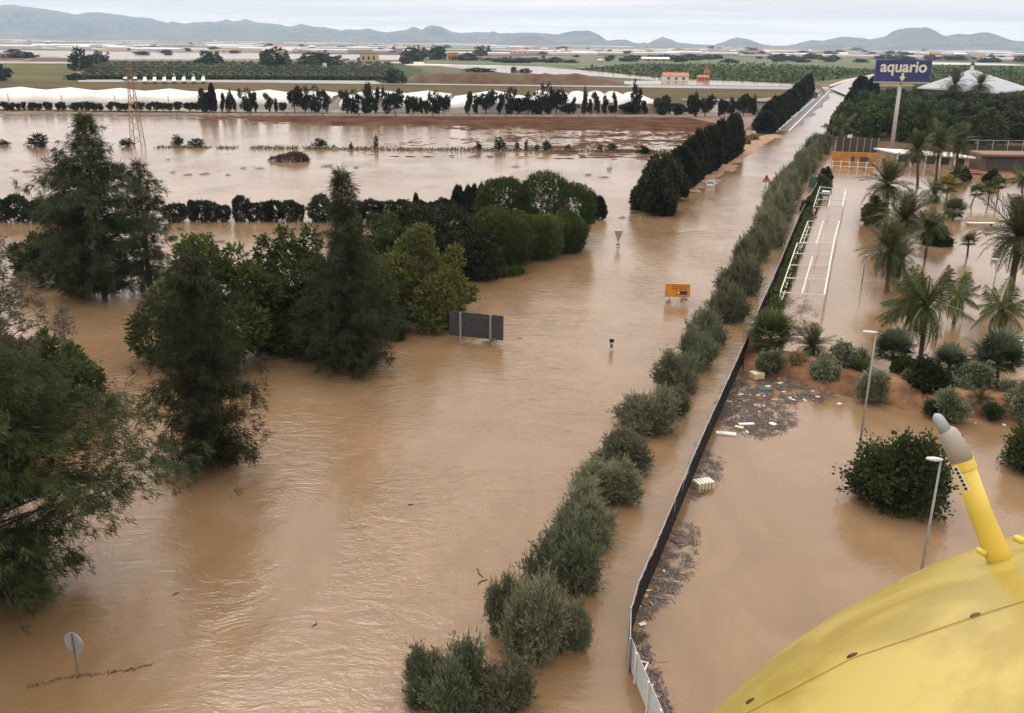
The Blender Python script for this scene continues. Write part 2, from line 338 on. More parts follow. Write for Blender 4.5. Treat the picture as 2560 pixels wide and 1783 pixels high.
def crown(name, lobes, tufts, k, ln, wd, mat, spread=.8, up=.25, shell=.22, zmin=-9e9, jit=.12, sprig=0.0):
    """tufts of k leaves that fan out from points near the lobes' surface"""
    c, o = sample_lobes(lobes, tufts, shell); tt = .55 * rng.random(tufts) + .45 * vnoise(c[:, 0] * 1.1 + c[:, 2], c[:, 1] * 1.1 - c[:, 2] * .6, 3, 2)
    p = np.repeat(c, k, 0) + rng.normal(size=(tufts * k, 3)) * jit; d = np.repeat(o, k, 0) + rng.normal(size=(tufts * k, 3)) * spread; d[:, 2] += up
    if sprig:                                  # leaves set along a shoot instead of round a point
        q = o + rng.normal(size=o.shape) * .45; q[:, 2] += up * 1.3; q = unit(q) * (sprig * (.5 + rng.random(tufts)))[:, None]
        ss = rng.random(tufts * k); p = p + np.repeat(q, k, 0) * (ss - .25)[:, None]; d = d * .55 + np.repeat(unit(q), k, 0)
    lnv = ln * (.6 + .8 * rng.random(tufts * k)); tone = np.clip(np.repeat(tt, k) * .7 + rng.random(tufts * k) * .3, 0, 1)
    kp = p[:, 2] > zmin
    return leafmesh(name, p[kp], d[kp], lnv[kp], wd * (.7 + .6 * rng.random(kp.sum())), mat, tone[kp])
def blob(cx, cy, cz, r, n, rr=.55, flat=.8, seed=None):
    """a crown made of a core and n lobes round it"""
    L_ = [(cx, cy, cz, r * .72, r * .72, r * flat * .72)]
    for i in range(n):
        u = rng.normal(size=3); u /= np.linalg.norm(u); u[2] = u[2] * .8 + .12; q = r * rr * (.75 + .5 * rng.random())
        L_.append((cx + u[0] * r * .55, cy + u[1] * r * .55, cz + u[2] * r * flat * .6, q, q, q * (.75 + .2 * rng.random())))
    return L_
def dome(R, H, n=10, spikes=5, squat=.36):
    """lobes of an uneven bushy crown standing on the water: wide low, ragged on top"""
    L_ = [(0, 0, H * squat, R * .55, R * .55, H * .38), (R * .15 * rng.normal(), R * .15 * rng.normal(), H * .64, R * .42, R * .42, H * .30)]
    for i in range(n):
        a = i * 2.39996 + rng.normal() * .5; e = math.asin(min(1, rng.random() ** .8)) if i > n // 3 else rng.random() * .35
        k_ = .58 + .32 * rng.random(); q = .19 + .22 * rng.random()
        L_.append((math.cos(a) * math.cos(e) * R * k_, math.sin(a) * math.cos(e) * R * k_, max(H * q * .45, H * (.16 + .62 * math.sin(e) * (k_ + .12))), R * q, R * q, H * q * (.55 + .3 * rng.random())))
    for i in range(spikes):
        a = rng.random() * 6.283; e = rng.random() ** .7 * 1.5; k_ = .94 + .20 * rng.random()
        L_.append((math.cos(a) * math.cos(e) * R * k_, math.sin(a) * math.cos(e) * R * k_, H * (.14 + .80 * math.sin(e)), R * .15, R * .15, H * (.11 + .09 * rng.random())))
    return L_
def clump(R, H, n=6):
    """three uneven domes grown into one another"""
    L_ = []; a0 = rng.random() * 6.283
    for i in range(3):
        k_ = .50 + .16 * rng.random(); a = a0 + i * 2.1 + rng.normal() * .3; o = R * (.34 + .16 * rng.random())
        L_ += [(x + math.cos(a) * o, y + math.sin(a) * o, z, p, q, r) for x, y, z, p, q, r in dome(R * k_, H * (.66, .86, 1.0)[i], n, 5)]
    return L_
def trunkmesh(name, h, r, mat, limbs=4, spread=.5, zlow=-1.5, top=.75):
    b = MB(); k = [np.array([0, 0, zlow]), np.array([0, 0, .0]), np.array([rng.normal() * .05 * h, rng.normal() * .05 * h, h * .4]), np.array([rng.normal() * .06 * h, rng.normal() * .06 * h, h * top])]
    b.tube(k, [r * 1.25, r * 1.1, r * .8, r * .3], 7)
    for i in range(limbs):
        a = 2 * math.pi * (i + rng.random()) / limbs; s_ = k[2] * (.55 + .6 * rng.random())
        e = s_ + np.array([math.cos(a) * spread * h, math.sin(a) * spread * h, h * (.25 + .25 * rng.random())])
        b.tube([s_, (s_ + e) / 2 + np.array([0, 0, .05 * h]), e], [r * .45, r * .3, r * .1], 5)
    return b.mesh(name, mat, smooth=True)
def casuarina(name, H, prof, nbr, mat, start=.03, k=10, ln=.75, wd=.06, tuftden=3.4, droop=.42, r=.3, lean=(0, 0), bias=None, rise=.5):
    """a feathery conifer: a trunk, upswept limbs, and hanging sprays of needles along them"""
    ts = np.array([q[0] for q in prof]); rs = np.array([q[1] for q in prof]); b = MB()
    axis = lambda t: np.array([lean[0] * t, lean[1] * t, t * H])
    b.tube([axis(-.1), axis(.0), axis(.3), axis(.6), axis(.97)], [r * 1.2, r, r * .75, r * .42, .03], 7)
    P, D, T = [], [], []
    for i in range(nbr):
        t = start + (1 - start) * ((i + rng.random()) / nbr) ** 1.15
        a = i * 2.39996 + rng.normal() * .4; R_ = np.interp(t, ts, rs); le = max(.35, R_ * (.50 + .55 * rng.random()) * (.72 + .62 * float(vnoise(a * 1.1 % 6.3, t * 7, int(H * 10), 2))))
        if bias is not None: le *= 1 + bias[1] * math.cos(a - bias[0])
        hd = np.array([math.cos(a), math.sin(a), 0]); up_ = rise * (.55 + .8 * rng.random()) * (1 if t > .25 else .7)
        f = lambda s: axis(t) + hd * le * s + np.array([0, 0, le * (up_ * s - (.55 * up_ + .12) * s * s)])
        b.tube([f(0), f(.4), f(.8)], [max(.02, r * .25 * (1 - t)), .03, .012], 4, cap=False)
        nt_ = max(4, int(le * tuftden)); ss = np.sort(rng.random(nt_)) ** .8 * .95 + .06
        pts = np.array([f(s) for s in ss]); tan = unit(np.array([f(s + .05) - f(s - .05) for s in ss]))
        tw = rng.random()
        pts = pts + rng.normal(size=pts.shape) * (.10 + .07 * le * ss[:, None]) * np.array([1, 1, .7])
        P.append(np.repeat(pts, k, 0) + rng.normal(size=(nt_ * k, 3)) * .09)
        dd = np.repeat(tan, k, 0) * .75 + rng.normal(size=(nt_ * k, 3)) * .5; dd[:, 2] -= droop; D.append(dd)
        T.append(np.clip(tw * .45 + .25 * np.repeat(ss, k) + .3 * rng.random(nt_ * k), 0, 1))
    P = np.concatenate(P); D = np.concatenate(D); T = np.concatenate(T); kp = P[:, 2] > .02
    n = kp.sum()
    return b.mesh('trunk', barkdark, smooth=True), leafmesh(name, P[kp], D[kp], ln * (.5 + .9 * rng.random(n)), wd * (.6 + .7 * rng.random(n)), mat, T[kp])
def plant(name, label, cat, tm, cm, loc, rz=0, scale=1, group=None, tname='trunk', cname='crown'):
    t = thing(name, label, cat, (loc[0], loc[1], loc[2] if len(loc) > 2 else 0), rz, scale, group)
    if tm is not None: obj(tname, tm, t)
    obj(cname, cm, t)
    return t

# ------------------------------------------------------------------ the setting: water, plain, mountains, fields, road
me = npmesh('flood_water', [(-2500, -80, 0), (2500, -80, 0), (2500, 1400, 0), (-2500, 1400, 0)], [(0, 1, 2, 3)], [WATER]); struct('flood_water', me)
me = npmesh('riverbed', [(-22000, -120, -2), (22000, -120, -2), (22000, 24000, -2), (-22000, 24000, -2)], [(0, 1, 2, 3)], [soil2]); struct('ground', me)
PZ = .3
def sheet(name, poly, mat, z, kind='structure'):
    b = MB(); n = len(poly); b.add([(p[0], p[1], z) for p in poly], [tuple(range(n))]); me = b.mesh(name, mat)
    return struct(name, me, kind)
pl = [(-21000, 339), (60, 347), (71, 291), (176, 572), (200, 622), (330, 650), (21000, 700), (21000, 23000), (-21000, 23000)]
b = MB(); n = len(pl); b.add([(x, y, PZ) for x, y in pl] + [(x, y - 1.0, -1) for x, y in pl[:7]], [tuple(range(n))] + [(i, n + i, n + i + 1, i + 1) for i in range(6)])
struct('plain', b.mesh('plain', PLAIN))
_zk = [0]
def field(name, px, mat, z=None):
    _zk[0] += 1; z = PZ + .03 * _zk[0] if z is None else z
    return sheet(name, [at(x, y, z)[:2] for x, y in px], mat, z)
field('grass_field', [(-250, 262), (900, 262), (1690, 268), (1990, 236), (2010, 214), (1700, 210), (900, 202), (200, 198), (-250, 190)], F_olive)
field('green_field', [(-250, 196), (190, 205), (200, 160), (-250, 158)], F_yel)
field('orchard_field', [(190, 204), (1000, 206), (1060, 175), (1000, 158), (235, 151)], F_green)
field('motorway', [(195, 205), (600, 206), (1000, 211), (1985, 224), (1985, 216), (1000, 203), (600, 199), (195, 198)], basic('far_asphalt', (.20, .20, .20), .7, .15, .05))
field('brown_field', [(-250, 134), (70, 128), (125, 131), (60, 150), (-250, 150)], F_brown)
field('ploughed_field', [(45, 156), (190, 157), (190, 146), (90, 145)], F_brown)
field('flooded_field', [(-250, 158), (195, 159), (195, 155), (-250, 153)], WATER)
field('flooded_field', [(-250, 126), (-60, 124), (290, 130), (700, 134), (1000, 138), (1000, 150), (640, 148), (200, 148), (125, 142), (60, 134)], WATER)
field('flooded_field', [(300, 118), (900, 122), (1500, 140), (1500, 147), (1160, 138), (640, 128), (300, 122)], WATER)
field('flooded_field', [(1085, 165), (1180, 164), (1350, 168), (1480, 178), (1660, 196), (1640, 201), (1480, 190), (1300, 186)], WATER)
field('flooded_field', [(1560, 203), (1700, 200), (1850, 203), (1985, 211), (1985, 217), (1700, 212), (1560, 211)], WATER)
field('green_field', [(1440, 171), (1640, 192), (1990, 208), (2200, 185), (2200, 176), (1960, 160), (1600, 158)], F_green)
field('green_field', [(2280, 222), (2700, 235), (2700, 166), (2320, 161)], F_green)
field('pale_field', [(1060, 158), (1440, 168), (1600, 158), (2200, 172), (2320, 162), (2320, 146), (1800, 140), (1300, 142), (1060, 148)], F_pale)
field('brown_field', [(700, 133), (1300, 141), (1800, 139), (2700, 158), (2700, 140), (1700, 130), (1000, 124), (700, 126)], F_brown)
field('flooded_field', [(2075, 222), (2110, 205), (2200, 187), (2200, 195), (2150, 215), (2120, 240)], WATER)
field('dirt_track', [(2072, 213), (2110, 200), (2200, 182), (2200, 186), (2110, 205), (2076, 217)], basic('dirt_pale', (.42, .33, .25), .9, .2, .3))
# floor of the wood behind the big sign
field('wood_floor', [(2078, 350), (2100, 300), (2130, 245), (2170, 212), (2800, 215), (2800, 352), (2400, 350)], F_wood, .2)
field('sand_bank', [(2425, 430), (2440, 418), (2700, 410), (2700, 462), (2560, 458), (2480, 446)], soil, .03)

# mountains: ridges with gullies, base at the plain
SKY1 = [(-420, 30), (-250, 18), (-120, 22), (0, 14), (24, 12), (78, 18), (137, 27), (192, 36), (220, 31), (251, 31), (294, 37), (345, 43), (372, 45), (416, 57), (431, 54), (459, 59), (486, 56), (541, 55), (564, 48), (584, 55), (615, 48), (643, 57), (674, 59), (706, 63), (725, 67), (753, 60), (784, 67), (815, 69), (851, 76), (874, 74), (897, 75), (921, 72), (952, 79), (990, 84), (1060, 92), (1130, 100)]
SKY2 = [(880, 96), (940, 88), (979, 79), (1015, 75), (1034, 66), (1054, 74), (1070, 66), (1085, 64), (1105, 68), (1124, 77), (1148, 83), (1191, 81), (1222, 81), (1234, 78), (1246, 83), (1273, 83), (1320, 82), (1360, 83), (1395, 86), (1414, 81), (1438, 77), (1473, 77), (1493, 85), (1516, 101), (1532, 101), (1563, 99), (1583, 107), (1622, 108), (1638, 99), (1657, 92), (1677, 99), (1697, 108), (1750, 111), (1785, 113), (1809, 105), (1829, 96), (1848, 94), (1872, 99), (1911, 113), (1942, 115), (1966, 115), (1997, 108), (2028, 100), (2060, 101), (2103, 92), (2146, 94), (2170, 98), (2193, 97), (2213, 91), (2232, 79), (2252, 72), (2287, 69), (2319, 69), (2334, 75), (2354, 87), (2366, 91), (2393, 85), (2424, 87), (2456, 81), (2475, 82), (2503, 91), (2530, 101), (2560, 104), (2640, 98), (2760, 90), (2900, 108)]
SKY3 = [(1240, 108), (1285, 98), (1310, 90), (1328, 86), (1345, 91), (1371, 101), (1400, 110)]
def ridge(name, skyl, dist, depth, seed, step=3.0):
    xs = np.arange(skyl[0][0], skyl[-1][0], step); ys = np.interp(xs, [p[0] for p in skyl], [p[1] for p in skyl])
    ys = ys + (vnoise(xs * .09, xs * 0, seed, 3) - .5) * 3.2
    cols = []
    nr = 15
    for i, (x, y) in enumerate(zip(xs, ys)):
        d = ray(x, y); u = d[:2] / math.hypot(d[0], d[1]); tn = d[2] / math.hypot(d[0], d[1])
        zt = max(4, CAMH + dist * tn)
        for j in range(nr + 2):
            q = j / nr; dd = dist - depth * (1 - q) if q <= 1 else dist + depth * .6
            z = zt * q ** 1.25 if q <= 1 else -5
            if 0 < q < 1: z *= 1 + (vnoise(x * .055 + q * 1.5, q * 3.0, seed + 5, 4) - .5) * 1.15 * (1 - q ** 3)
            cols.append((u[0] * dd, u[1] * dd, z))
    V = np.array(cols); k = nr + 2; nx = len(xs)
    F_ = [(i * k + j, (i + 1) * k + j, (i + 1) * k + j + 1, i * k + j + 1) for i in range(nx - 1) for j in range(k - 1)]
    return struct(name, npmesh(name, V, F_, [hillm], smooth=True))
ridge('mountains', SKY1, 13500, 3800, 3)
ridge('mountains', SKY2, 11500, 2600, 21)
ridge('mountains', SKY3, 8800, 900, 40)

# half-drowned ploughed field below the greenhouses
gx = np.linspace(-190, 72, 330); gy = np.linspace(212, 340, 260); X, Y = np.meshgrid(gx, gy)
base = -.28 + .50 * sstep(.48, .78, (Y - 225) / 115) + .30 * sstep(-.4, 1.1, (X + 60) / 110) - .5 * sstep(-60, -140, X) * (1 - sstep(.9, 1, (Y - 225) / 115))
Z = base + (vnoise(X * .10, Y * .16, 2, 2) - .5) * .34 + (vnoise(X * .7, Y * .45, 9, 3) - .5) * .52 + .06 * np.sin(Y * 2.1)
Z = Z - 1.2 * sstep(-7, -1, X - (.385 * Y - 37)); Z = np.minimum(Z, .25); Z[0] = -.6; Z[:, 0] = -.6; Z[:, -1] = -.6
nx, ny = len(gx), len(gy)
idx = np.arange(nx * ny).reshape(ny, nx); Fq = np.stack([idx[:-1, :-1], idx[:-1, 1:], idx[1:, 1:], idx[1:, :-1]], -1).reshape(-1, 4)
struct('muddy_field', npmesh('muddy_field', np.stack([X, Y, Z], -1).reshape(-1, 3), Fq, [soil2], smooth=True))

# the road: emerges from the flood and bends away to the far right
RL = [(60, 236), (79, 286), (181, 562), (196, 600)]
def ribbon(name, left, offs, mats, zf, seg=4.0, mi=None):
    P = [np.array(p, float) for p in left]; pts = []
    for a, c in zip(P[:-1], P[1:]):
        nn = max(1, int(np.linalg.norm(c - a) / seg)); pts += [a + (c - a) * i / nn for i in range(nn)]
    pts.append(P[-1]); V = []; F_ = []; k = len(offs)
    for i, p in enumerate(pts):
        d = pts[min(i + 1, len(pts) - 1)] - pts[max(0, i - 1)]; d /= np.linalg.norm(d); nrm = np.array([d[1], -d[0]])
        for o in offs: q = p + nrm * o; V.append((q[0], q[1], zf(q[0], q[1], o)))
        if i: F_ += [((i - 1) * k + j, (i - 1) * k + j + 1, i * k + j + 1, i * k + j) for j in range(k - 1)]
    return npmesh(name, V, F_, mats)
def roadz(x, y, o):
    return float(-.30 + .40 * sstep(250, 310, y) - .017 * o * (1 + .35 * vnoise(y * .06, 0, 4, 3)) + (vnoise(y * .05, o * .25, 8, 3) - .5) * .16)
road = struct('road', ribbon('road', RL, [-1.2, 0, 1.6, 3.2, 4.8, 6.4, 8], [asphalt], roadz))
for nm, o in (('edge_line', .05), ('centre_line', 3.2)):
    struct('road_marking', ribbon(nm, RL, [o, o + .28], [paint_line], lambda x, y, q: roadz(x, y, q) + .02))
# bank of pale earth beside the cypresses
BK = [at(x, y)[:2] for x, y in ((1690, 478), (1745, 440), (1800, 405), (1845, 372), (1880, 350), (1925, 338))]
def bankz(x, y, o): return float(.30 - abs(o - 1.5) * .10 + (vnoise(x * .3, y * .3, 6, 3) - .5) * .5)
struct('earth_bank', ribbon('earth_bank', BK, [-6, -3, -1, 0, 1, 2, 3, 4, 5.5], [basic('soil_pale', (.23, .145, .085), .95, .25, .5, bump=.05)], bankz, 1.2))

# ------------------------------------------------------------------ haze over the whole place
hz = MB().box((0, 7950, 248), (30000, 16200, 502))
hm = bpy.data.materials.new('haze'); hm.use_nodes = True; t = hm.node_tree; t.nodes.remove(t.nodes['Principled BSDF'])
pv = N(t, 'ShaderNodeVolumePrincipled', inp={'Color': (.50, .70, .94, 1), 'Density': 5.6e-5, 'Anisotropy': 0.0}); t.links.new(pv.outputs[0], t.nodes['Material Output'].inputs['Volume'])
struct('haze', hz.mesh('haze', hm), 'stuff')

# ------------------------------------------------------------------ the four dark feathery conifers
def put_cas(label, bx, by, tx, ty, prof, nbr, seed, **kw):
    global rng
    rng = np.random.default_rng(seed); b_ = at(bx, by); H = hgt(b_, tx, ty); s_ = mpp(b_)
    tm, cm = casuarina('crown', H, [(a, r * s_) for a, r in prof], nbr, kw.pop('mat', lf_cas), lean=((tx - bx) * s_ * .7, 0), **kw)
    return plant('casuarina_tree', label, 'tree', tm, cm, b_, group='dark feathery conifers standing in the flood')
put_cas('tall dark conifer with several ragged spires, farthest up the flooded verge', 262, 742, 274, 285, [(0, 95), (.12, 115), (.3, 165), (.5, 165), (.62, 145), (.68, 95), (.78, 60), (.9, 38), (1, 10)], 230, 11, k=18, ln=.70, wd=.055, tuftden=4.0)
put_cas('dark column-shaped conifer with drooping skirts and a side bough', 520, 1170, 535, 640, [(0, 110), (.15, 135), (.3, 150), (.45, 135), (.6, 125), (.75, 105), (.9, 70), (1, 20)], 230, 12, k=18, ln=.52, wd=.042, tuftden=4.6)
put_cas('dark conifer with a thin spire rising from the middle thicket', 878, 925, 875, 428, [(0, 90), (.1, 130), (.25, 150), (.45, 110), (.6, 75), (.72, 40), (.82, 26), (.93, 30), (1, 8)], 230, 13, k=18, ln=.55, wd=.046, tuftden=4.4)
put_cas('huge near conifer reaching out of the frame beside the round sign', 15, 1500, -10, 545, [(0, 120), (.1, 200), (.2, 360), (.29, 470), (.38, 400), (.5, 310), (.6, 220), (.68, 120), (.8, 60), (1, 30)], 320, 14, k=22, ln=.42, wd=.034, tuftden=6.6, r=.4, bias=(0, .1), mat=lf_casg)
# side spires of the far one
for i, (bx, by, tx, ty, r_) in enumerate(((205, 738, 195, 372, 62), (375, 715, 383, 402, 60))):
    put_cas(('slender conifer leaning against the ragged one, on the pylon side', 'slender weeping conifer behind the ragged one, on the thicket side')[i], bx, by, tx, ty, [(0, r_ * .7), (.3, r_), (.6, r_), (.8, r_ * .8), (.92, r_ * .5), (1, 6)], 110, 50 + i, k=15, ln=.68, wd=.055, tuftden=3.8)

G1 = 'broadleaf trees in the drowned thicket'
G2 = 'rounded pines at the end of the thicket'
rng = np.random.default_rng(100)
def put_broad(name, label, bx, by, ty, wpx, mat, n=7, tufts=2600, k=6, ln=.34, wd=.17, spread=.8, up=.2, cat='tree', group=None, shell=.22, sprig=0.0):
    b_ = at(bx, by); H = max(.6, hgt(b_, bx, ty)); s_ = mpp(b_); R_ = wpx * s_ / 2 * (1.17 if group == G1 else 1.06 if group == G2 else 1)
    lobes = clump(R_, H, n) if name in ('leafy_bush', 'bush') else (blob(0, 0, H * .52, R_, 9, .62, H * .52 / R_) + [(0, 0, H * .2, R_ * .8, R_ * .8, H * .22)] if name == 'pine_tree' else dome(R_, H, n + 4, 6))
    cm = crown('crown', lobes, tufts, k, ln, wd, mat, spread, up, shell, zmin=-.05, sprig=sprig)
    return plant(name, label, cat, trunkmesh('trunk', H, max(.06, .03 * H), bark, 5, .25), cm, b_, group=group)
G1 = 'broadleaf trees in the drowned thicket'
put_broad('broadleaf_tree', 'bright green rounded tree behind the dark column-shaped conifer', 565, 900, 607, 320, lf_broad, 9, 4200, 6, .42, .2, group=G1)
put_broad('broadleaf_tree', 'mid-green spreading tree between the two dark conifers', 770, 860, 590, 270, lf_broad, 9, 3600, 6, .42, .2, group=G1)
put_broad('broadleaf_tree', 'yellow-green tree in the thicket above the dark sign board', 1045, 796, 578, 222, lf_lime, 9, 4000, 6, .36, .18, group=G1)
put_broad('broadleaf_tree', 'dark spreading tree behind the yellow-green one', 1085, 690, 512, 250, lf_dark, 9, 3600, 6, .45, .22, group=G1)
put_broad('broadleaf_tree', 'dark low bush at the foot of the thin-spired conifer', 960, 838, 735, 110, lf_dark, 6, 1600, 6, .3, .14, group=G1)
put_broad('broadleaf_tree', 'dull green tree peeping out behind the thin-spired conifer', 945, 720, 545, 190, lf_broad, 8, 3000, 6, .42, .2, group=G1)
put_broad('broadleaf_tree', 'leafy green tree tucked behind the huge near conifer', 105, 1035, 840, 230, lf_broad, 8, 3200, 6, .34, .17, group=G1)
put_broad('broadleaf_tree', 'dark bushy tree in front of the ragged conifer, low over the water', 125, 700, 590, 150, lf_dark, 7, 2000, 6, .4, .2, group=G1)
G2 = 'rounded pines at the end of the thicket'
for lab, a in (('light green rounded pine in front of its group', (1262, 662, 528, 150)), ('low green pine at the water edge beside the light green one', (1352, 640, 545, 110)), ('low green pine farthest out towards the road', (1412, 628, 545, 85)),
               ('tallest dark green pine at the back of its group', (1392, 600, 436, 150)), ('second tall pine at the back of its group, rounder and lighter', (1258, 600, 470, 135)), ('small pine squeezed between the dark spreading tree and the light green pine', (1215, 640, 560, 90))):
    put_broad('pine_tree', lab, a[0], a[1], a[2], a[3], lf_pine if 'dark' not in lab else lf_broad, 10, 3600, 8, .40, .10, .6, .5, group=G2)
# pale wispy trees at the left edge
rng = np.random.default_rng(31)
b_ = at(45, 1250); H = hgt(b_, 40, 590)
tm, cm = casuarina('crown', H, [(0, .5), (.4, 1.0), (.55, 2.2), (.7, 3.4), (.85, 3.0), (1, .6)], 90, lf_cas2, start=.45, k=16, ln=.30, wd=.05, tuftden=4.2, r=.13, lean=(.6, 0), rise=.7, droop=.1)
plant('wispy_tree', 'tall thin pale-leaved tree above the huge near conifer', 'tree', tm, cm, b_)
b_ = at(172, 905); H = hgt(b_, 175, 765)
tm, cm = casuarina('crown', H, [(0, .3), (.4, .9), (.7, 1.3), (1, .3)], 40, lf_cas2, start=.15, k=13, ln=.28, wd=.05, tuftden=4, r=.06, rise=.9, droop=.05)
plant('wispy_sapling', 'sparse yellowish sapling beside the leafy green tree', 'sapling', tm, cm, b_)
b_ = at(530, 720); H = hgt(b_, 533, 583)
tm, cm = casuarina('crown', H, [(0, .3), (.7, .7), (1, .3)], 30, lf_cas, start=.5, k=6, ln=.5, wd=.07, tuftden=3, r=.07, rise=.9, droop=.05)
plant('wispy_sapling', 'thin dark shoot standing up behind the bright green rounded tree', 'sapling', tm, cm, b_)
# floating green bough
rng = np.random.default_rng(33)
b_ = at(1245, 690); lob = [(-1.6, 0, .05, 2.0, .9, .35), (.6, .4, .1, 2.6, 1.3, .5), (2.2, .8, .05, 1.3, .8, .3)]
tag(obj('fallen_bough', crown('fallen_bough', lob, 700, 7, .5, .12, lf_broad, .8, .1, .4, zmin=-.02), None, tuple(b_), (0, 0, .25)), 'green leafy bough afloat at the foot of the rounded pines', 'branch')

# ------------------------------------------------------------------ the olive row along the road
rng = np.random.default_rng(200)
OL = []
for i in range(6):
    lb = clump(2.15, 2.5, 7); OL.append(crown('crown', lb, 1700, 13, .24, .055, lf_oliv, .8, .5, .26, zmin=-.05, jit=.05, sprig=.75))
OLT = [trunkmesh('trunk', 2.6, .14, bark, 5, .35) for i in range(2)]
olives = [(1132, 1800, 205, 1640), (1245, 1790, 175, 1655), (1060, 1760, 130, 1630), (1325, 1668, 185, 1455), (1425, 1640, 130, 1495), (1265, 1600, 120, 1440), (1412, 1485, 215, 1312), (1452, 1365, 205, 1222), (1520, 1262, 190, 1140), (1552, 1180, 185, 1085),
          (1612, 1095, 160, 980), (1672, 1048, 110, 958), (1700, 985, 138, 880), (1738, 935, 136, 832), (1765, 880, 122, 778), (1808, 812, 125, 718), (1850, 745, 116, 645), (1868, 712, 95, 610), (1884, 668, 108, 572)]
for (x, y) in ((1902, 632), (1918, 596), (1930, 566), (1944, 536), (1958, 510), (1970, 486), (1983, 464), (1996, 444), (2008, 426), (2022, 410), (2034, 395), (2046, 381)):
    k_ = (y - 110) / 560; olives.append((x + 9, y, 104 * k_ + 8, y - 98 * k_ - 6))
for i, (bx, by, wp, ty) in enumerate(olives):
    b_ = at(bx, by - (by - ty) * .18); s_ = mpp(b_); vr_ = .72 + .24 * rng.random(); W = wp * s_ * vr_; H = max(1.2, hgt(b_, bx, ty) * (.86 + .24 * rng.random()))
    plant('olive_tree', 'grey-green olive in the flooded row beside the road, %s from the near end' % ordn(i + 1), 'olive tree', OLT[i % 2], OL[(i * 5 + i // 6) % 6], b_, rng.random() * 6.28, (W / 4.3, W / 4.3 * (.9 + .3 * rng.random()), H / 2.55), 'olives along the flooded road')

# ------------------------------------------------------------------ cypress rows beside the road
rng = np.random.default_rng(300)
CY = []
for i in range(4):
    n = 2600; t_ = rng.random(n) ** .8; a = rng.random(n) * 6.283; wob = .75 + .5 * vnoise(t_ * 9, a * 1.3, i, 2)
    prof = np.interp(t_, [0, .08, .3, .6, .85, 1], [.32, .46, .5, .42, .22, .02]); rr = prof * wob * (1 - .3 * rng.random(n) ** 2)
    p = np.stack([np.cos(a) * rr, np.sin(a) * rr, t_], 1); d = np.stack([np.cos(a) * .5, np.sin(a) * .5, np.full(n, 1.1)], 1) + rng.normal(size=(n, 3)) * np.array([.35, .35, .5]); d[:, 2] *= .25
    CY.append(leafmesh('crown', p, d, .22 * (.6 + .8 * rng.random(n)), .075, lf_cyp, rng.random(n)))
CYT = MB().tube([(0, 0, -.2), (0, 0, .8)], [.05, .02], 6).mesh('trunk', barkdark)
def cypress(label, bx, by, wpx, ty, i, group, name='cypress_tree', crownm=None):
    b_ = at(bx, by); s_ = mpp(b_); H = hgt(b_, bx, ty) * (.84 + .2 * rng.random()); wpx *= .82 + .3 * rng.random()
    return plant(name, label, 'cypress', CYT, crownm or CY[i % 4], b_, rng.random() * 6.28, (wpx * s_ * 1.05, wpx * s_ * 1.05, H * 1.02), group)
row1 = [(1700, 470, 62, 372), (1722, 458, 56, 352), (1740, 447, 50, 336), (1756, 437, 46, 340), (1770, 428, 46, 322), (1783, 420, 44, 328), (1795, 412, 42, 312), (1806, 405, 42, 318), (1817, 398, 40, 308), (1827, 391, 40, 302), (1836, 384, 34, 297)]
for i, a in enumerate(row1): cypress('dark cypress in the near roadside row, %s from the bushy end tree' % ordn(i + 1), *a, i, 'cypresses of the near roadside row')
row2 = [(1912, 332, 46, 276), (1919, 325, 44, 262), (1926, 318, 44, 262), (1937, 310, 44, 248), (1947, 302, 42, 250), (1957, 294, 40, 236), (1966, 287, 38, 238), (1975, 280, 36, 224), (1983, 273, 34, 228), (1991, 266, 32, 214), (1999, 259, 30, 212), (2007, 252, 30, 202), (2014, 245, 26, 194), (2020, 239, 22, 192)]
for i, a in enumerate(row2): cypress('dark cypress in the far roadside row, %s from its near end' % ordn(i + 1), *a, i + 1, 'cypresses of the far roadside row')
G3 = 'bushy trees at the near end of the cypress row'
put_broad('broadleaf_tree', 'big dark bushy tree at the near end of the cypress row', 1640, 528, 388, 112, lf_dark, 9, 2600, 6, .55, .26, group=G3)
put_broad('broadleaf_tree', 'dark low bush under the big bushy tree by the road', 1645, 538, 450, 75, lf_cyp, 6, 1500, 6, .5, .24, group=G3)
put_broad('broadleaf_tree', 'dark bush between the big bushy tree and the first cypress', 1680, 500, 400, 80, lf_dark, 7, 1800, 6, .5, .24, group=G3)
for i, (x, y, w_, ty) in enumerate(((1862, 362, 30, 338), (1885, 352, 22, 336), (2046, 236, 30, 214), (2034, 246, 22, 230))):
    b_ = at(x, y); H = hgt(b_, x, ty); R_ = w_ * mpp(b_) / 2
    tag(obj('dry_scrub', crown('dry_scrub', blob(0, 0, H * .4, R_, 5, flat=H * .5 / R_), 300, 6, .5, .16, lf_dry, .7, .4, zmin=-.05), None, tuple(b_)), 'straw-yellow scrub on the bank, %s along the cypress rows' % ordn(i + 1), 'scrub', 'dry scrub between the cypress rows')

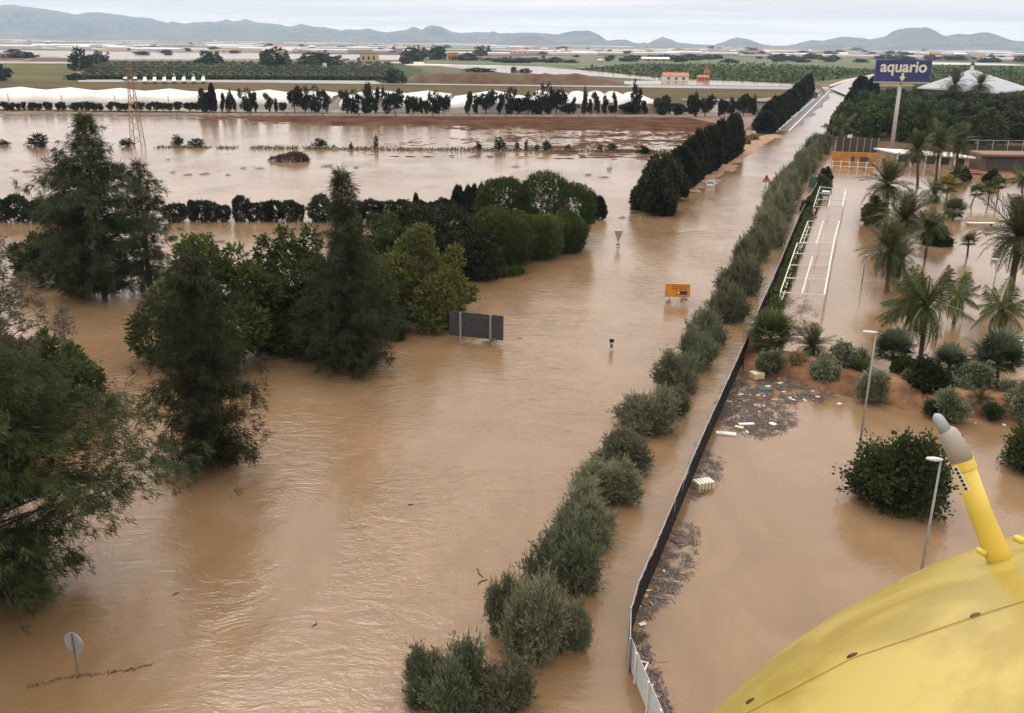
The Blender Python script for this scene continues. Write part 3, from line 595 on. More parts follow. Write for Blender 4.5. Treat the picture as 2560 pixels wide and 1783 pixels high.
# ------------------------------------------------------------------ hedge bushes across the flooded fields (mid distance)
rng = np.random.default_rng(400)
HB = []
for i in range(4):
    lb = [(rng.normal() * .12, rng.normal() * .12, .3 + .45 * rng.random(), .3 + .12 * rng.random(), .34, .3) for _ in range(6)] + [(0, 0, .35, .44, .44, .38)]
    HB.append(crown('crown', lb, 420, 6, .13, .055, lf_cyp if i % 2 else lf_dark, .7, .7, .2, zmin=0, jit=.03))
HT = MB().tube([(0, 0, -.3), (0, 0, .6)], [.035, .02], 5).mesh('trunk', barkdark)
hed = [(6, 30, 505), (46, 52, 490), (100, 62, 505), (146, 48, 496), (182, 40, 508), (440, 52, 512), (484, 22, 506), (506, 40, 506), (532, 30, 512), (560, 30, 515), (602, 36, 497), (634, 32, 512), (662, 32, 510), (690, 40, 503), (728, 40, 506), (752, 16, 515), (800, 52, 494), (846, 40, 505)]
hed += [(892, 40, 508), (930, 40, 504), (968, 40, 508), (1005, 44, 502), (1046, 40, 506), (1080, 42, 510), (1115, 40, 502)]
for i, (x, wp, ty) in enumerate(hed):
    b_ = at(x, 553); s_ = mpp(b_); H = hgt(b_, x, ty)
    plant('hedge_bush', 'clipped dark bush in the drowned hedge line, %s from its pylon end' % ordn(i + 1), 'bush', HT, HB[i % 4], b_, rng.random() * 6, (wp * s_ * 1.12, wp * s_ * 1.12, H * 1.02), 'bushes of the drowned hedge line')
for i, (x, wp, ty, y) in enumerate(((1146, 34, 472, 550), (1170, 24, 470, 550), (1186, 24, 466, 550), (1204, 30, 474, 550), (1474, 34, 488, 548), (1496, 30, 492, 548), (1041, 16, 492, 552))):
    cypress('small dark cypress in the drowned hedge line, %s of the thicket end' % ordn(i + 1), x, y, wp, ty, i, 'small cypresses by the thicket')

# ------------------------------------------------------------------ little plants, weeds and clods in the flooded fields
rng = np.random.default_rng(500)
FS = [crown('crown', dome(.5, 1, 7, 5, .45), 130, 6, .22, .08, lf_cyp if i else lf_dark, .8, .5, .3, zmin=0, jit=.03, sprig=.3) for i in range(3)]
sh = [(98, 366, 42, 340), (446, 364, 26, 343), (492, 366, 36, 350), (318, 366, 32, 350), (800, 368, 30, 350), (940, 372, 10, 344), (1250, 376, 26, 350), (1292, 376, 10, 358), (1316, 376, 9, 354), (1366, 376, 20, 356), (1196, 376, 14, 358), (1528, 376, 22, 362), (1420, 376, 14, 364), (878, 374, 10, 360), (1342, 376, 12, 363), (6, 364, 30, 352), (1610, 384, 24, 368), (1500, 376, 12, 364)]
for i, (x, y, wp, ty) in enumerate(sorted(sh)):
    b_ = at(x, y); H = hgt(b_, x, ty); s_ = mpp(b_)
    plant('field_shrub', 'lone small shrub on the weedy ridge across the flood, %s from the pylon side' % ordn(i + 1), 'shrub', HT, FS[i % 3], b_, rng.random() * 6, (wp * s_, wp * s_, H), 'shrubs on the weedy ridge')
# weeds of the ridge: nobody could count them
n = 5200; u = rng.random(n); px0 = np.interp(u, [0, 1], [20, 1690]); A = np.array([at(x, np.interp(x, [0, 340, 900, 1690], [366, 368, 374, 381])) for x in np.linspace(20, 1690, 120)])
bx = np.interp(px0, np.linspace(20, 1690, 120), A[:, 0]); by = np.interp(px0, np.linspace(20, 1690, 120), A[:, 1]) + rng.normal(size=n) * 1.1
dens = vnoise(px0 * .02, px0 * 0, 3, 3) * np.interp(px0, [0, 340, 420, 1690], [.25, .35, 1.0, 1.0]); kp = dens > .33
p = np.stack([bx, by, np.zeros(n)], 1)[kp]; d = rng.normal(size=(len(p), 3)) * .5; d[:, 2] = 1
wm = leafmesh('weeds', p, d, .2 + .9 * rng.random(len(p)) ** 2 * (.4 + 1.2 * vnoise(p[:, 0] * .25, p[:, 0] * 0, 8, 2)), .2, leafmat('weed', (.05, .05, .02), (.16, .13, .06)), rng.random(len(p))); struct('weeds', wm, 'stuff')
# brushwood mound
b_ = at(728, 403); R_ = 50 * mpp(b_); lb = [(0, 0, .0, R_ * .85, R_ * .6, 1.3), (R_ * .25, 0, 0, R_ * .6, R_ * .5, 1.75), (-R_ * .75, 0, 0, R_ * .35, R_ * .3, .7)]
tag(obj('brushwood_mound', crown('brushwood_mound', lb, 1500, 6, .6, .10, leafmat('brushwood', (.05, .032, .026), (.15, .10, .075), .9, 0), .7, .3, .15, zmin=0), None, tuple(b_)), 'brown brushwood mound alone in the wide flooded field', 'mound')
# drifting clumps
cl = [(118, 398, 26, 8), (70, 430, 22, 4), (40, 427, 14, 4), (95, 432, 18, 4), (180, 432, 20, 3), (432, 432, 12, 5), (470, 438, 18, 4), (512, 436, 22, 5), (570, 438, 12, 4), (608, 421, 14, 4), (650, 422, 20, 3), (818, 416, 26, 5), (890, 420, 12, 4), (1190, 392, 20, 6), (1290, 418, 18, 4), (1524, 426, 12, 10), (1470, 438, 18, 3), (1510, 444, 22, 3), (420, 400, 10, 3), (430, 598, 30, 8), (490, 592, 22, 6), (440, 616, 24, 7), (395, 640, 26, 5), (550, 605, 22, 5), (728, 575, 26, 6), (760, 560, 20, 4), (1555, 545, 16, 4), (1585, 532, 22, 4), (1600, 518, 26, 3)]
CL = [crown('clump', [(0, 0, 0, .5, .22, .5), (.2, .05, 0, .25, .2, .8), (-.2, 0, 0, .25, .15, .35)], 70, 5, .2, .07, leafmat('sodden_clump%d' % i, (.07, .045, .03), (.17, .11, .07), .9, 0), .7, .3, .3, zmin=0) for i in range(2)]
for i, (x, y, wp, hp) in enumerate(sorted(cl)):
    b_ = at(x, y); s_ = mpp(b_)
    tag(obj('drifting_clump', CL[i % 2], None, tuple(b_), (0, 0, rng.normal() * .3), (wp * s_, wp * s_ * 1.5, hp * s_ * 1.15)), 'sodden brown clump adrift in the flooded fields, %s counting from the pylon side' % ordn(i + 1), 'clump', 'clumps adrift in the flooded fields')

# ------------------------------------------------------------------ windbreak trees in front of the greenhouses
rng = np.random.default_rng(600)
WB = []
for i in range(6):
    if i < 2:
        lb = [(rng.normal() * .2, rng.normal() * .2, .62 + .14 * rng.normal() * .8, .24, .24, .2) for _ in range(7)]
    elif i < 4:
        lb = [(rng.normal() * .22 * (1 - z * .7), rng.normal() * .22, z, .26 * (1.1 - z) + .05, .26 * (1.1 - z) + .05, .13) for z in np.linspace(.2, .92, 9)]
    else:
        lb = [(rng.normal() * .16, rng.normal() * .16, z, .2, .2, .10) for z in np.linspace(.22, .93, 8)]
    WB.append(crown('crown', lb, 210, 5, .15, .075, lf_cyp, .8, .3, .3, zmin=.02, jit=.03))
WT = MB().tube([(0, 0, -.02), (.02, 0, .4), (0, .01, .85)], [.035, .025, .01], 5).mesh('trunk', barkdark)
wb = [(v * .392, 278, w_, 650 * .392 - 2 + (k % 3) * 2, 0) for k, (v, w_) in enumerate(((40, 30), (85, 16), (120, 14), (155, 12), (210, 26), (250, 20), (300, 16), (325, 12), (370, 14), (400, 22), (485, 30), (520, 14), (560, 26), (600, 26), (640, 18), (710, 20), (760, 26), (800, 24), (870, 20), (900, 20), (955, 18), (1000, 24), (1040, 20), (1085, 24), (1140, 24), (1210, 30), (1255, 22)))]
wb += [(v * .392, 280, w_, ty * .392, k) for v, w_, ty, k in ((1300, 34, 562, 2), (1360, 18, 545, 6), (1330, 24, 600, 1), (1420, 18, 600, 4), (1470, 24, 585, 3), (1500, 12, 620, 4), (1580, 34, 565, 2), (1630, 18, 595, 4), (1715, 20, 600, 4), (1760, 16, 635, 5), (1805, 22, 650, 0), (1880, 46, 565, 1), (2010, 40, 548, 2), (2080, 20, 580, 4), (1950, 26, 600, 0))]
wb += [(850 + v * .392, 285, w_ * .392 * 1.15, 50 + ty * .392, k) for v, w_, ty, k in ((40, 55, 460, 4), (90, 75, 445, 2), (180, 95, 400, 2), (230, 50, 440, 4), (290, 60, 440, 3), (350, 95, 455, 1), (430, 50, 490, 5), (470, 70, 480, 0), (520, 45, 500, 5), (560, 60, 500, 4), (610, 70, 455, 2), (660, 75, 490, 1),
    (815, 65, 465, 4), (870, 50, 485, 5), (930, 115, 460, 1), (1020, 55, 475, 4), (1085, 75, 430, 2), (1140, 105, 490, 0), (1200, 75, 510, 1), (1250, 105, 460, 2), (1325, 65, 403, 2), (1380, 105, 455, 1), (1460, 110, 530, 0), (1490, 32, 500, 4), (1560, 48, 450, 3), (1595, 32, 510, 5), (1640, 55, 468, 4), (1690, 45, 490, 5), (1730, 40, 540, 0), (1755, 32, 468, 4), (1820, 95, 530, 1), (1885, 65, 408, 3), (1870, 85, 520, 0), (1945, 55, 520, 4), (2040, 95, 490, 1), (2095, 55, 510, 4), (2170, 85, 535, 0), (2250, 65, 468, 3))]
wb += [(1655, 290, 30, 245, 2), (1690, 292, 36, 256, 0), (1735, 292, 30, 240, 4), (1762, 292, 44, 242, 1), (1800, 292, 20, 250, 5), (1812, 292, 30, 254, 1), (1830, 292, 16, 246, 4), (1858, 290, 40, 240, 1), (1882, 288, 26, 244, 3)]
wb.sort()
for i, (x, y, wp, ty, k) in enumerate(wb):
    b_ = at(x, y, .3); s_ = mpp(b_); H = hgt(b_, x, ty) - .3
    cm = CY[0] if k == 6 else WB[k]
    plant('windbreak_tree', 'dark windbreak tree before the greenhouses, %s from the road end' % ordn(len(wb) - i), 'tree', WT, cm, b_, rng.random() * 6, (wp * s_ * .95, wp * s_ * .95, H * .97), 'windbreak trees before the greenhouses')

# ------------------------------------------------------------------ greenhouses and the low wall
def greenhouse(label, x0, x1, yfront, yback, waves, zlow, zhigh, seed, shape='tent'):
    g0, g1 = at(x0, yfront, .3), at(x1, yfront, .3); t = thing('greenhouse', label, 'greenhouse', (float((g0[0] + g1[0]) / 2), float((g0[1] + g1[1]) / 2), .3))
    W = g1[0] - g0[0]; dep = np.linalg.norm(at((x0 + x1) / 2, yback, zhigh)[:2] - np.array([(g0[0] + g1[0]) / 2, (g0[1] + g1[1]) / 2])); nx_ = 12 * waves
    V = []; F_ = []; ys = [0, .02, .33, .66, 1]
    for i in range(nx_ + 1):
        u = i / nx_; ph = (u * waves) % 1.0
        wv = (1 - abs(2 * ph - 1)) if shape == 'tent' else math.sqrt(max(0, 1 - (2 * ph - 1) ** 2))
        if shape == 'tent': wv = wv ** 1.15
        for v in ys:
            z = (zlow if v > .01 else zlow * .62) * (1 if v > .25 or shape != 'tent' else (.62 if v < .01 else .66)) + (zhigh - zlow) * (wv * (.85 + .3 * vnoise(u * waves * 1.3, v * 2, seed, 2)) + (.12 * v if shape == 'tent' else 0))
            V.append((-W / 2 + W * u, 1 + dep * v, z - .3))
    k = len(ys)
    F_ = [(i * k + j, (i + 1) * k + j, (i + 1) * k + j + 1, i * k + j + 1) for i in range(nx_) for j in range(k - 1)]
    obj('roof', npmesh('roof', V, F_, [plastic_white], smooth=True), t)
    b = MB(); top = [V[i * k] for i in range(nx_ + 1)]
    for i in range(nx_):
        a, c = top[i], top[i + 1]; b.add([(a[0], a[1] + .05, 0), (c[0], c[1] + .05, 0), (c[0], c[1] + .05, c[2]), (a[0], a[1] + .05, a[2])], [(0, 1, 2, 3)], 0 if shape == 'tent' else (1 if min(a[2], c[2]) > zlow - .3 + .15 else 0))
    for s_ in (0, nx_):
        b.add([(V[s_ * k][0], 1, 0), (V[s_ * k][0], 1 + dep, 0), V[s_ * k + k - 1], V[s_ * k]], [(0, 1, 2, 3)])
    obj('side_wall', b.mesh('side_wall', plastic_white, beige), t)
    for i in range(waves + 1):
        obj('post', MB().box((-W / 2 + W * i / waves, .9, zlow / 2 - .15), (.25, .25, zlow - .3)).mesh('post', galv), t)
    return t
greenhouse('broad white tent-roofed greenhouse behind the pylon', -160, 836, 272, 222, 7, 4.9, 6.0, 1)
greenhouse('white greenhouse with one low ridge, between the pylon one and the gap', 842, 1112, 280, 226, 2, 4.6, 5.9, 4)
greenhouse('white high-ridged greenhouse with a beige corner near the field gap', 1122, 1332, 282, 228, 1, 4.0, 6.4, 5)
greenhouse('white greenhouse with six rounded tunnels nearest the road', 1338, 1650, 283, 228, 6, 3.0, 5.2, 6, 'arch')
for i in range(20):
    a = at(-100 + 91 * i, 284 + .45 * i, .3); c = at(-100 + 91 * (i + 1) - 3, 284 + .45 * (i + 1), .3)
    if i == 0: wt = thing('low_wall', 'long low pale wall under the windbreak trees along the field', 'wall', (0, 0, 0))
    obj('wall_panel', MB().bar((a[0], a[1] - 1, .55), (c[0], c[1] - 1, .55), .25, .8).mesh('wall_panel', concrete), wt)
# workshop with dark roof near the second cypress row
t = thing('workshop', 'pale workshop with long dark roof behind the last windbreak trees', 'building', tuple(at(1830, 282, .3)))
obj('wall', MB().box((0, 3, 2), (26, 8, 4)).mesh('wall', concrete), t); obj('roof', MB().box((-2, 4, 4.2), (34, 11, .4)).mesh('roof', darksteel), t)
for i in range(3): obj('door', MB().box((-7 + 6 * i, -1.05, 1.5), (3.4, .12, 3)).mesh('door', darksteel if i == 2 else roofwhite), t)

# ------------------------------------------------------------------ pylon
p0 = at(345, 366); Hp = hgt(p0, 332, 166)
t = thing('pylon', 'rust-brown lattice pylon standing in the flood behind the ragged conifer', 'pylon', tuple(p0))
cor = lambda z: (1.35 - 1.05 * z / Hp)
for sx, sy in ((-1, -1), (1, -1), (1, 1), (-1, 1)):
    obj('leg', MB().bar((sx * 1.35, sy * 1.35, -1), (sx * .3, sy * .3, Hp), .13).mesh('leg', rust), t)
zs = np.linspace(0, Hp, 13)
for f in range(4):
    b = MB()
    for i in range(12):
        q0, q1 = cor(zs[i]), cor(zs[i + 1]); sg = [(-1, -1), (1, -1), (1, 1), (-1, 1)]; a, c = sg[f], sg[(f + 1) % 4]
        if i % 2: a, c = c, a
        b.bar((a[0] * q0, a[1] * q0, zs[i]), (c[0] * q1, c[1] * q1, zs[i + 1]), .075)
    obj('lattice', b.mesh('lattice', rust), t)
for zz, lw in ((Hp - .6, 1.3), (Hp - 3, 1.0)): obj('cross_arm', MB().bar((-lw, 0, zz), (lw, 0, zz), .2).mesh('cross_arm', rust), t)

# ------------------------------------------------------------------ far fields: orchard hedges, farms, trees, greenhouses
rng = np.random.default_rng(700)
FH = []
for i in range(2):
    n = 1500; lx = rng.random(n); p = np.stack([lx, rng.normal(size=n) * .016, np.abs(rng.normal(size=n)) * .5], 1); p[:, 2] = np.clip(p[:, 2], 0, 1) * (.7 + .6 * vnoise(lx * 30, lx * 0, i, 2))
    # unit: x along the hedge 0..1, y a fraction of length, z height
    V = np.stack([p, p + np.stack([rng.normal(size=n) * .008, rng.normal(size=n) * .006, .3 + .3 * rng.random(n)], 1), p + np.stack([.016 + rng.random(n) * .01, rng.normal(size=n) * .008, .1 * rng.random(n)], 1)], 1).reshape(-1, 3)
    FH.append(npmesh('fruit_hedge', V, np.arange(3 * n).reshape(n, 3), [lf_broad], rng.random(n)))
for i in range(34):
    xb = 222 + i * 23.5; a = at(xb, 199 + i * .05, .5); xt = 258 + i * 21.5; c = at(xt - 34 + i * 1.0, 159, .5); dlt = c - a; ln = math.hypot(dlt[0], dlt[1])
    tag(obj('fruit_hedge', FH[i % 2], None, (float(a[0]), float(a[1]), .5), (0, 0, math.atan2(dlt[1], dlt[0])), (ln, 120, 2.4)), 'long green fruit hedge running away through the orchard, %s from the pylon' % ordn(i + 1), 'hedge', 'fruit hedges of the far orchard')
# white standing water between the orchard hedges
for i in range(12):
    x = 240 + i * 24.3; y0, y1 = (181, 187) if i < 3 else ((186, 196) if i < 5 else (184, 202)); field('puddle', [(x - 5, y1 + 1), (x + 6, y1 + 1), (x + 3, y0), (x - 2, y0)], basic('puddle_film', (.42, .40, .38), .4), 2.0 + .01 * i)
# the right-hand orchard reads as one mass
n = 7000; gxy = []
while len(gxy) < n:
    x = rng.uniform(1460, 2700); y = rng.uniform(160, 234)
    inside = (x < 2200 and y > np.interp(x, [1440, 1640, 1960, 2200], [172, 160, 160, 176]) and y < np.interp(x, [1440, 1640, 1990, 2200], [172, 192, 206, 184])) or (x > 2290 and 166 < y < 222)
    if inside: gxy.append(at(x, y, 1.0))
p = np.array(gxy); p[:, 2] = .5 + rng.random(n) * 1.0; d = rng.normal(size=(n, 3)); d[:, 2] = np.abs(d[:, 2]) * .3
struct('orchard_foliage', leafmesh('orchard_foliage', p, d, 4.0, 2.2, lf_broad, rng.random(n)), 'stuff')
FT = [crown('far_tree', dome(.5, 1, 8, 4), 160, 5, .16, .10, lf_far, .8, .3, .25, zmin=0, jit=.03) for i in range(3)]
ft = [(205, 176, 50, 128, 1), (233, 166, 30, 138, 1), (250, 160, 34, 132, 0), (190, 200, 40, 184, 0), (3, 202, 46, 164, 1), (52, 145, 66, 130, 0), (520, 166, 44, 134, 1), (545, 164, 30, 135, 0), (500, 166, 26, 148, 0), (688, 170, 76, 127, 1), (664, 168, 24, 127, 1), (716, 156, 14, 128, 1), (800, 165, 100, 133, 0), (770, 168, 40, 150, 0), (835, 170, 40, 150, 0), (918, 152, 40, 138, 0), (1016, 160, 26, 141, 0), (985, 208, 60, 178, 1),
      (1035, 152, 60, 120, 0), (1060, 146, 14, 118, 0), (1090, 150, 50, 118, 0), (1100, 140, 22, 117, 0), (1165, 152, 60, 134, 0), (1200, 140, 30, 118, 0), (1221, 135, 12, 117, 0), (1222, 152, 30, 145, 0), (1245, 156, 30, 147, 0), (1268, 158, 34, 145, 0), (1290, 158, 34, 147, 0), (1310, 158, 34, 147, 0), (1334, 156, 34, 146, 0), (1354, 156, 34, 147, 0), (1378, 158, 30, 148, 0), (1390, 156, 30, 143, 0), (1425, 158, 34, 149, 0), (1200, 180, 66, 170, 0), (1284, 181, 12, 167, 0), (1311, 182, 30, 172, 0)]
for k in range(150):
    x = rng.uniform(1440, 2680) if k < 44 else rng.uniform(-100, 2650); y = rng.uniform(147, 158) if k < 44 else rng.uniform(106, 138) + x * .007
    if 900 < x < 1300 and y > 140: y -= 20
    hh = rng.uniform(8, 13) if k < 44 else rng.uniform(3.5, 7.5); ft.append((x, y, hh * rng.uniform(1.2, 5), y - hh, 0))
ft.sort()
for i, (x, y, wp, ty, dk) in enumerate(ft):
    b_ = at(x, y, .4); s_ = mpp(b_); H = hgt(b_, x, ty)
    tag(obj('far_tree', FT[i % 3], None, tuple(b_), (0, 0, rng.random() * 6), (wp * s_ * 1.1, wp * s_ * 1.1, H * 1.05)), 'dark tree out on the plain beyond the greenhouses, %s counting towards the blue sign' % ordn(i + 1), 'tree', 'scattered trees of the far plain')
def house(label, px, py, wpx, toppx, wallm, roofm, roof='gable', group=None, dep=.6):
    b_ = at(px, py, .4); s_ = mpp(b_); W = wpx * s_; H = hgt(b_, px, toppx) - .4; D = W * dep; he = H * (.62 if roof == 'gable' else .93)
    t = thing('farmhouse', label, 'house', tuple(b_), 0, 1, group)
    obj('wall', MB().box((0, D / 2, he / 2), (W, D, he)).mesh('wall', wallm), t)
    b = MB()
    if roof == 'gable':
        o = W * .03; z0 = he; b.add([(-W / 2 - o, -o, z0), (W / 2 + o, -o, z0), (W / 2 + o, D / 2, H), (-W / 2 - o, D / 2, H), (-W / 2 - o, D + o, z0), (W / 2 + o, D + o, z0)], [(0, 1, 2, 3), (3, 2, 5, 4), (0, 3, 4), (1, 5, 2)])
    else: b.box((0, D / 2, he + (H - he) / 2), (W * 1.04, D * 1.04, H - he))
    obj('roof', b.mesh('roof', roofm), t)
    for j in range(3): obj('window', MB().box((-W * .3 + W * .3 * j, -.08, he * .5), (W * .1, .16, he * .4)).mesh('window', glassd), t)
    return t
house('long red-roofed farmhouse with a white gable beside the flooded motorway', 1690, 203, 62, 182, roofwhite, roofred)
house('pinkish tower-like house beyond the long red-roofed farmhouse', 1767, 201, 14, 173, roofred, roofred, 'flat'); house('low pink house at the foot of the pinkish tower', 1758, 202, 28, 188, roofred, roofred)
house('ochre villa among palms on the far plain', 1132, 152, 26, 131, ochre, ochre, 'flat'); house('low teal-roofed shed behind the orchard', 922, 156, 44, 133, beige, greenp, 'flat')
house('white upright pump house at the orchard edge', 812, 176, 9, 158, roofwhite, roofwhite, 'flat'); house('small white hut at the end of the fruit hedges', 912, 168, 26, 160, beige, roofred)
hs = [(165, 124, 18, 117), (560, 132, 50, 123), (590, 130, 16, 122), (1300, 134, 44, 126), (1420, 138, 20, 127), (1445, 136, 40, 128), (1640, 154, 66, 143), (1500, 156, 10, 148), (1456, 156, 8, 149), (2050, 140, 24, 132), (2110, 141, 20, 131), (2240, 146, 30, 138), (2340, 140, 24, 131), (2400, 142, 30, 132), (2450, 144, 18, 134), (1700, 126, 20, 120), (1890, 134, 24, 127), (780, 121, 14, 114), (340, 114, 12, 108)]
r2 = np.random.default_rng(71)
for k in range(34):
    x = r2.uniform(1350, 2650) if k < 22 else r2.uniform(0, 1400); y = r2.uniform(112, 128) + (x - 1280) * .012; hs.append((x, y, r2.uniform(7, 18), y - r2.uniform(4, 7)))
hs.sort()
for i, (x, y, wp, ty) in enumerate(hs):
    house('small farmhouse far out on the plain, %s counting towards the blue sign' % ordn(i + 1), x, y, wp, ty, (roofwhite, beige, concrete)[i % 3], (roofred, roofred, roofwhite)[i % 3], group='far farmhouses')
fg = []
for k in range(120):
    x = rng.uniform(-150, 2700); y = rng.uniform(101, 128) + x * .0085; fg.append((x, y, rng.uniform(30, 150)))
fg += [(2520, 152, 90), (1000, 112, 60), (1100, 112, 40), (1270, 110, 50), (1540, 118, 70), (1700, 126, 60), (30, 110, 80), (120, 90, 70), (290, 96, 60), (2500, 143, 60)]
fg.sort()
for i, (x, y, wp) in enumerate(fg):
    b_ = at(x, max(y, 96 + x * .0117), .4); s_ = mpp(b_); W = wp * s_; D = min(W * .5, 140) * rng.uniform(.3, 1); zz = rng.uniform(3.5, 6)
    nb = max(2, int(W / 12)); b = MB().box((0, D / 2, zz / 2), (W, D, zz)); b.add([(-W / 2, 0, zz + .02), (W / 2, 0, zz + .02), (W / 2, D / 2, zz + 1.6), (-W / 2, D / 2, zz + 1.6), (-W / 2, D, zz + .02), (W / 2, D, zz + .02)], [(0, 1, 2, 3), (3, 2, 5, 4), (0, 3, 4), (1, 5, 2)])
    tag(obj('far_greenhouse', b.mesh('far_greenhouse', plastic_white if i % 4 else concrete), None, tuple(b_), (0, 0, rng.normal() * .1)), 'low whitish greenhouse on the hazy plain, %s counting towards the blue sign' % ordn(i + 1), 'greenhouse', 'far greenhouses under the mountains')
# red cutting along the motorway
xs = np.linspace(1000, 1580, 60); V = []; F_ = []
for i, x in enumerate(xs):
    lo = at(x, 208 + (x - 1000) * .012, .5); e = min(1, i / 5, (59 - i) / 12); h_ = (5.5 + 1.5 * float(vnoise(i * .4, 0, 5, 3))) * e + .05
    for j, (q, z) in enumerate(((0, 0), (.25, .3), (.5, .62), (.8, .9), (1, 1), (2.2, .9), (3, 0))):
        V.append((lo[0], lo[1] + q * 10 + float(vnoise(i * .9, j, 6, 2)), .4 + z * h_ * (1 + .25 * (float(vnoise(i * .7, j * 1.7, 12, 2)) - .5))))
    if i: F_ += [((i - 1) * 7 + j, i * 7 + j, i * 7 + j + 1, (i - 1) * 7 + j + 1) for j in range(6)]
struct('embankment', npmesh('embankment', V, F_, [basic('soil_cutting', (.12, .045, .026), .95, .4, .12, col2=(.105, .072, .04))]))

# ------------------------------------------------------------------ road-side signs
def face_cam(b_, px_dx=0):                    # heading of a board that is square on to the viewer, then turned
    return math.atan2(b_[0], b_[1]) * -1
p0 = at(1256, 862); p1 = at(1122, 848)
c = at(1190, 856); dv_ = p0 - p1; rz = math.atan2(dv_[1], dv_[0]); Wd = math.hypot(dv_[0], dv_[1]); zt = hgt(c, 1188, 784); zb = hgt(c, 1188, 845)
t = thing('sign_board', 'big dark blank board on two posts, seen from the back', 'sign', tuple(c), rz)
obj('board', MB().box((0, .06, (zt + zb) / 2), (Wd, .05, zt - zb)).mesh('board', darksteel), t)
for x in (-Wd * .285, Wd * .27): obj('post', MB().box((x, -.06, zt / 2 - 1), (.14, .16, zt + 2)).mesh('post', greypole), t)
for z in (zt - .35, (zt + zb) / 2, zb + .35): obj('rail', MB().box((0, .015, z), (Wd * .96, .035, .08)).mesh('rail', basic('dark_rail', (.055, .055, .058), .5)), t)
tag(obj('drift_tuft', CL[0], None, tuple(at(1226, 862)), (0, 0, 0), (1.2, .9, .8)), 'dark clump of drift caught on the dark board post', 'clump')

c = at(1692, 755); zt = hgt(c, 1692, 710); zb = hgt(c, 1692, 742); Wd = 61 * mpp(c)
t = thing('road_sign', 'orange temporary road sign with a blue oblong, on two thin posts', 'sign', tuple(c), -.06)
pnl = obj('panel', MB().box((0, 0, (zt + zb) / 2), (Wd, .05, zt - zb)).mesh('panel', signyel), t)
b = MB()
for x, z, ww, hh in ((0, zt - .03, Wd, .06), (0, zb + .03, Wd, .06), (-Wd / 2 + .03, (zt + zb) / 2, .06, zt - zb - .12), (Wd / 2 - .03, (zt + zb) / 2, .06, zt - zb - .12)): b.box((x, -.035, z), (ww, .02, hh))
obj('border', b.mesh('border', basic('sign_border', (.36, .16, .012), .5)), pnl); hh = zt - zb
for x, z, ww in ((.05, .80, .6), (-.12, .64, .22), (.2, .62, .3)): obj('lettering', MB().box((x * Wd, -.032, zb + z * hh), (ww * Wd, .014, .085 * hh)).mesh('lettering', signtext), pnl)
obj('symbol', MB().plate([(-.36 * Wd, -.04, zb + .18 * hh), (-.2 * Wd, -.04, zb + .18 * hh), (-.28 * Wd, -.04, zb + .46 * hh)], -.015).mesh('symbol', basic('sign_salmon', (.6, .24, .10), .5)), pnl)
obj('blue_panel', MB().box((.18 * Wd, -.034, zb + .33 * hh), (.42 * Wd, .018, .27 * hh)).mesh('blue_panel', bluep), pnl)
obj('emblem', MB().tube([(.04 * Wd, -.04, zb + .33 * hh), (.04 * Wd, -.06, zb + .33 * hh)], .1 * hh, 10).mesh('emblem', letterm), pnl)
for x in (-.31 * Wd, .25 * Wd): obj('post', MB().box((x, .08, zt * .45 - 1), (.07, .08, zt + 1.5)).mesh('post', galv), t)
for i, (x, y) in enumerate(((1671, 757), (1704, 752), (1713, 750))): tag(obj('drift_tuft', CL[1], None, tuple(at(x, y)), (0, 0, i), (.5, .4, .45)), 'dark drift caught by the orange sign post, %s from the trees of the thicket' % ordn(i + 1), 'clump', 'drift round the orange sign')

c = at(1545, 615); zt = hgt(c, 1545, 578); zb = hgt(c, 1545, 606); Wd = 21 * mpp(c)
t = thing('give_way_sign', 'grey triangular sign pointing down, seen from behind, almost drowned', 'sign', tuple(c), .05)
obj('plate', MB().plate([(-Wd / 2, 0, zt), (0, 0, zb), (Wd / 2, 0, zt)], .04).mesh('plate', dirtyalu), t); obj('post', MB().box((0, -.05, zt / 2 - .6), (.09, .05, zt + .9)).mesh('post', galv), t)
obj('plate_rim', MB().bar((-Wd / 2, -.02, zt), (Wd / 2, -.02, zt), .05).bar((-Wd / 2, -.02, zt), (0, -.02, zb), .05).bar((Wd / 2, -.02, zt), (0, -.02, zb), .05).mesh('plate_rim', greypole), t)
obj('brown_drift', MB().box((0, 0, .2), (.5, .05, .22)).mesh('brown_drift', rust), t)  # brown drift at the foot of the sign, built as a flat box

c = at(1912, 487); zt = hgt(c, 1914, 438); zb = hgt(c, 1914, 455); Wd = 17 * mpp(c)
t = thing('warning_sign', 'red-edged white warning triangle on a pole beside the olives', 'sign', tuple(c), 0)
obj('plate', MB().plate([(-Wd / 2, 0, zb), (Wd / 2, 0, zb), (0, 0, zt)], -.04).mesh('plate', white_paint), t)
obj('red_border', MB().bar((-Wd / 2, -.05, zb + .08), (Wd / 2, -.05, zb + .08), .2, .16).bar((-Wd / 2, -.05, zb), (0, -.05, zt), .2, .16).bar((Wd / 2, -.05, zb), (0, -.05, zt), .2, .16).mesh('red_border', redp), t)
obj('symbol', MB().box((0, -.06, zb + .45 * (zt - zb)), (.16, .03, .5)).box((0, -.06, zb + .35 * (zt - zb)), (.4, .028, .14)).mesh('symbol', blackm), t); obj('post', MB().box((0, .06, zb / 2 - .5), (.1, .08, zb + 1.4)).mesh('post', galv), t)

